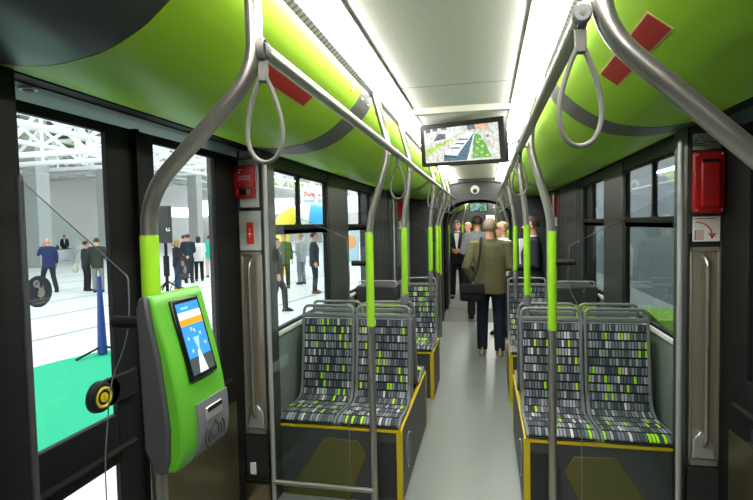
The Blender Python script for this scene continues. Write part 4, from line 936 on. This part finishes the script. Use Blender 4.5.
# ================================================================== THE HALL OUTSIDE
b = MB(); b.box(-60, -25, GZ-.1, X(-1, 1.45), 75, GZ); struct(b.build('floor_hall', 'hallfloor'))
b = MB(); b.box(X(-1, 1.45), -25, GZ-.1, 8, 75, GZ-.001); struct(b.build('floor_track', 'hallcol'))
b = MB(); b.box(-36.4, -25, GZ, -36, 75, 10.5); b.box(-36, 60, GZ, 8, 60.4, 10.5); struct(b.build('wall_hall', 'hallwall'))
b = MB(); b.box(-36.0, 44, 3.1, -35.97, 75, 4.2); b.box(-36, 59.97, 3.3, -2, 60.0, 5.2); struct(b.build('window_5', 'clerestory'))
b = MB(); b.box(-60, -25, 8.9, -22, 75, 9.1); struct(b.build('ceiling_hall', 'hallroof'))
for x, y, w in ((-25, 24.5, .9), (-25, 30.0, .9), (-25, 40.7, .9), (-12.4, 33.5, .9), (-20, 60, .9), (-9.5, 50, .9)):
    b = MB(); b.box(x-w/2, y-w/2, GZ, x+w/2, y+w/2, 10.5); struct(b.build('wall_column', 'hallcol', bevel=.03))
def truss(x0, x1, y, z0, z1, along='x'):
    b = MB(); P = (lambda t, z: (t, y, z)) if along == 'x' else (lambda t, z: (y, t, z))
    b.tube([P(x0, z0), P(x1, z0)], .11, 6); b.tube([P(x0, z1), P(x1, z1)], .10, 6)
    n = int(abs(x1-x0)/2.0); st_ = (x1-x0)/n
    for i in range(n):
        a = x0+i*st_; b.tube([P(a, z0 if i % 2 else z1), P(a+st_, z1 if i % 2 else z0)], .08, 6); b.tube([P(a, z0), P(a, z1)], .06, 6)
    return struct(b.build('trim_16', 'truss'))
for y, z in ((16, 4.5), (20, 4.8), (25, 5.2), (30, 5.6), (36, 5.9), (44, 6.3), (52, 6.6)): truss(-36, -8, y, z, z+1.6)
for x, z in ((-14, 5.0), (-20, 5.6), (-27, 6.2), (-33, 6.4)): truss(6, 60, x, z, z+1.3, 'y')
for i, (x, y) in enumerate(((-16, 20), (-24, 19), (-20, 26), (-28, 27), (-14, 32), (-22, 34), (-30, 38), (-18, 44))):
    t = thing('hall_lamp', 'long white tube lamp under the roof of the hall', 'lamp', (x, y, 6.6), 'tube lamps under the hall roof')
    b = MB(); b.box(x-2.6, y-.12, 6.62, x+2.6, y+.12, 6.7); b.build('housing', 'truss', t)
    b = MB(); b.box(x-2.5, y-.09, 6.58, x+2.5, y+.09, 6.619); b.build('tube', 'clerestory', t)
# mint carpet
b = MB(); pts = []
for k_ in range(40):
    a = 2*math.pi*k_/40; q = lambda v: math.copysign(abs(v)**.5, v); pts.append((-5.1+1.47*q(math.cos(a)), 3.7+3.75*q(math.sin(a))))
b.prism(pts, 'z', GZ, GZ+.012); tag(b.build('mint_carpet', 'mint'), 'rounded mint green carpet on the hall floor outside the near door', 'carpet')
# table, round table
t = thing('buffet_table', 'long table under a white cloth at the far hall wall', 'table', (-30, 28.6, GZ))
d_ = Vector((.70, .71, 0)); n_ = Vector((.71, -.70, 0))
b = MB(); b.obox((-30.2, 28.6, GZ+.38), d_, n_, (0, 0, 1), 2.6, .5, .38); b.build('tablecloth', 'cloth', t, bevel=.04)
b = MB(); b.obox((-30.2, 28.6, GZ+.78), d_, n_, (0, 0, 1), 2.55, .46, .02); b.build('tabletop', 'ink', t)
for q in range(7):
    p = Vector((-30.2, 28.6, GZ+.80))+d_*(-2+.62*q)
    b = MB(); b.loft([(p, .10, .10), (p+Vector((0, 0, .12)), .12, .12), (p+Vector((0, 0, .2)), .05, .05), (p+Vector((0, 0, .3)), .045, .045)], 10)
    tag(b.build('jug', 'infly' if q in (3, 5) else 'ink'), ('yellow' if q in (3, 5) else 'dark') + ' jug standing on the long white table in the hall', 'jug', 'jugs on the buffet table, ' + ('yellow' if q in (3, 5) else 'dark'))
t = thing('round_table', 'tall table under a white cloth by the hall wall', 'table', (-27.2, 30.2, GZ))
b = MB(); b.loft([((-27.2, 30.2, GZ), .85, .85), ((-27.2, 30.2, GZ+.5), .62, .62), ((-27.2, 30.2, GZ+1.02), .7, .7), ((-27.2, 30.2, GZ+1.06), .68, .68)], 20); b.build('tablecloth', 'cloth', t)
b = MB(); b.box(-27.5, 30.0, GZ+1.06, -27.1, 30.3, GZ+1.3); b.build('box', 'cloth', t, bevel=.02)
# loudspeakers
def speaker(x, y, lab):
    f = Vector((.55, -.835, 0)); sd = Vector((.835, .55, 0))
    t = thing('loudspeaker', lab, 'loudspeaker', (x, y, 1.19))
    b = MB(); b.obox((x, y, 1.78), sd, f, (0, 0, 1), .21, .19, .59); b.build('cabinet', 'spk', t, bevel=.02)
    b = MB(); b.obox(Vector((x, y, 1.78))+f*.191, sd, f, (0, 0, 1), .18, .006, .55); b.build('grille', 'ink', t)
    b = MB(); c = Vector((x, y, 1.62))+f*.2+sd*.05; b.obox(c, sd, f, (0, 0, 1), .015, .003, .05); b.obox(c+sd*.05+Vector((0, 0, -.035)), sd, f, (0, 0, 1), .05, .003, .015); b.obox(c+sd*.07+Vector((0, 0, .02)), sd, f, (0, 0, 1), .012, .003, .03); b.build('white_mark', 'white', t)
    t2 = thing('speaker_stand', 'black pole stand under the loudspeaker seen over the ticket machine', 'stand', (x, y, GZ))
    b = MB(); b.cyl((x, y, GZ+.02), (x, y, 1.19), .05, 10); b.build('pole', 'black', t2)
    for q in range(3):
        a = q*2.094+.4; b = MB(); b.tube([(x, y, GZ+.35), (x+.5*math.cos(a), y+.5*math.sin(a), GZ+.015)], .025, 8); b.build('leg', 'black', t2)
    b = MB(); b.cyl((x, y, GZ+.5), (x, y, GZ+1.15), .09, 10); b.build('collar', 'black', t2)
    b = MB(); b.tube(catmull([(x+.2, y, 1.17), (x+.5, y+.1, .8), (x+.45, y, .3), (x+.1, y, GZ+.02), (x+.6, y, GZ+.02)]), .014, 6); tag(b.build('speaker_cable', 'black'), 'thin black cable hanging down from the loudspeaker', 'cable')
speaker(-9.98, 14.46, 'black loudspeaker on a stand, seen through the door over the ticket machine')
# tripod with a blue base at the door edge
t = thing('tripod', 'blue pole on thin black tripod legs at the edge of the near door pane', 'stand', (-6.03, 6.98, GZ))
b = MB(); b.tube([(-6.03, 6.98, GZ+.03), (-6.03, 6.98, .9)], [.075, .03], 10); b.build('pole', 'blue', t)
for q in range(3):
    a = q*2.094+2.4; b = MB(); b.tube([(-6.03, 6.98, GZ+.15), (-6.03+.45*math.cos(a), 6.98+.45*math.sin(a), GZ+.03)], .018, 6); b.build('leg', 'black', t)
# inflatable arch, banner, totem
t = thing('inflatable_arch', 'big inflatable arch in yellow, white and blue behind the men in the hall', 'inflatable', (-7.2, 20.5, GZ))
segs = [('infly', 0, 70), ('inflw', 70, 96), ('inflb', 96, 180)]
for m_, a0, a1 in segs:
    b = MB(); b.tube([(-7.4+1.12*-math.cos(math.radians(a)), 20.5+.38*-math.cos(math.radians(a)), 1.05+1.12*math.sin(math.radians(a))) for a in [a0+(a1-a0)*q/10 for q in range(11)]], .42, 16); b.build('arch_segment', m_, t)
for sg, m_ in ((-1, 'infly'), (1, 'inflb')):
    b = MB(); b.cyl((-7.4+1.12*sg, 20.5+.38*sg, GZ), (-7.4+1.12*sg, 20.5+.38*sg, 1.07), .42, 16); b.build('leg', m_, t)
t = thing('banner', 'white banner with red and pale blue lettering above the inflatable arch', 'banner', (-7.1, 21.6, GZ))
ax = Vector((.94, .33, 0)); an = Vector((.33, -.94, 0)); bc = Vector((-7.55, 21.6, 2.85))
b = MB(); b.obox(bc, ax, an, (0, 0, 1), .48, .02, .5); b.build('sheet', 'inflw', t)
b = MB(); b.tube(catmull([bc+an*.03+ax*u+Vector((0, 0, v)) for u, v in ((-.3, .1), (-.28, .32), (-.2, .22), (-.22, .18), (-.12, .2), (-.08, .12), (0, .24), (.04, .12), (.10, .22), (.12, .02))]), .022, 6); b.tube([bc+an*.03+ax*.3+Vector((0, 0, .15)), bc+an*.03+ax*.4+Vector((0, 0, .15))], .03, 6); b.build('red_lettering', 'redbright', t)
b = MB(); b.obox(bc+an*.025-ax*.1+Vector((0, 0, -.1)), ax, an, (0, 0, 1), .24, .006, .06); b.obox(bc+an*.025+ax*.35+Vector((0, 0, -.1)), ax, an, (0, 0, 1), .06, .006, .06); b.build('blue_lettering', 'paleblue', t)
b = MB(); b.cyl(bc-ax*.45+Vector((0, 0, -.5)), Vector((bc.x-.423, bc.y-.15, GZ)), .03, 8); b.cyl(bc+ax*.45+Vector((0, 0, -.5)), Vector((bc.x+.423, bc.y+.15, GZ)), .03, 8); b.build('post', 'truss', t)
t = thing('totem', 'rounded pale totem with an orange print, standing far off in the hall', 'totem', (-7.16, 27, GZ))
b = MB(); b.loft([((-7.2, 27, GZ), .42, .2), ((-7.2, 27, .8), .42, .2), ((-7.2, 27, 1.2), .36, .18), ((-7.2, 27, 1.42), .18, .1)], 16); b.build('body', 'paleblue', t)
b = MB(); b.ball((-7.18, 26.83, .75), (.26, .06, .4), 12); b.build('print', 'orangepale', t)
t = thing('feather_flag', 'orange feather flag beside the pale totem', 'flag', (-7.8, 27.5, GZ))
b = MB(); b.prism([(-7.75, .0), (-7.55, .0), (-7.6, .9), (-7.75, 1.3), (-7.85, 1.25)], 'y', 27.48, 27.52); b.build('sail', 'orange', t)
b = MB(); b.cyl((-7.8, 27.53, GZ), (-7.85, 27.53, 1.3), .02, 6); b.build('mast', 'ink', t)
# other side: a dull grey wall close to the tram
b = MB(); b.box(4.2, -25, GZ, 4.5, 60, 8); struct(b.build('wall_shed', 'outwall'))
t = thing('lime_crate', 'lime green bin with a slanted lid outside the grey windows', 'bin', (2.1, 6.6, GZ))
b = MB(); b.prism([(6.25, GZ), (7.0, GZ), (7.0, .42), (6.75, .52), (6.25, .46)], 'x', 1.9, 2.3); b.build('body', 'lime', t, bevel=.01)
b = MB(); b.prism([(6.23, .46), (6.75, .52), (6.75, .545), (6.23, .485)], 'x', 1.88, 2.32); b.build('lid', 'lime', t)

# ================================================================== LIGHT
w = bpy.data.worlds.new('world'); scene.world = w; w.use_nodes = True
bgn = w.node_tree.nodes['Background']; bgn.inputs[0].default_value = (.93, .97, 1., 1); bgn.inputs[1].default_value = 1.5
vs = scene.view_settings; vs.view_transform = 'Standard'; vs.look = 'None'; vs.gamma = 1; vs.exposure = 1.0; vs.use_curve_mapping = False
scene.cycles.use_denoising = True
scene.cycles.max_bounces = 10; scene.cycles.transparent_max_bounces = 16; scene.cycles.caustics_reflective = False; scene.cycles.caustics_refractive = False
scene.cycles.sample_clamp_indirect = 6
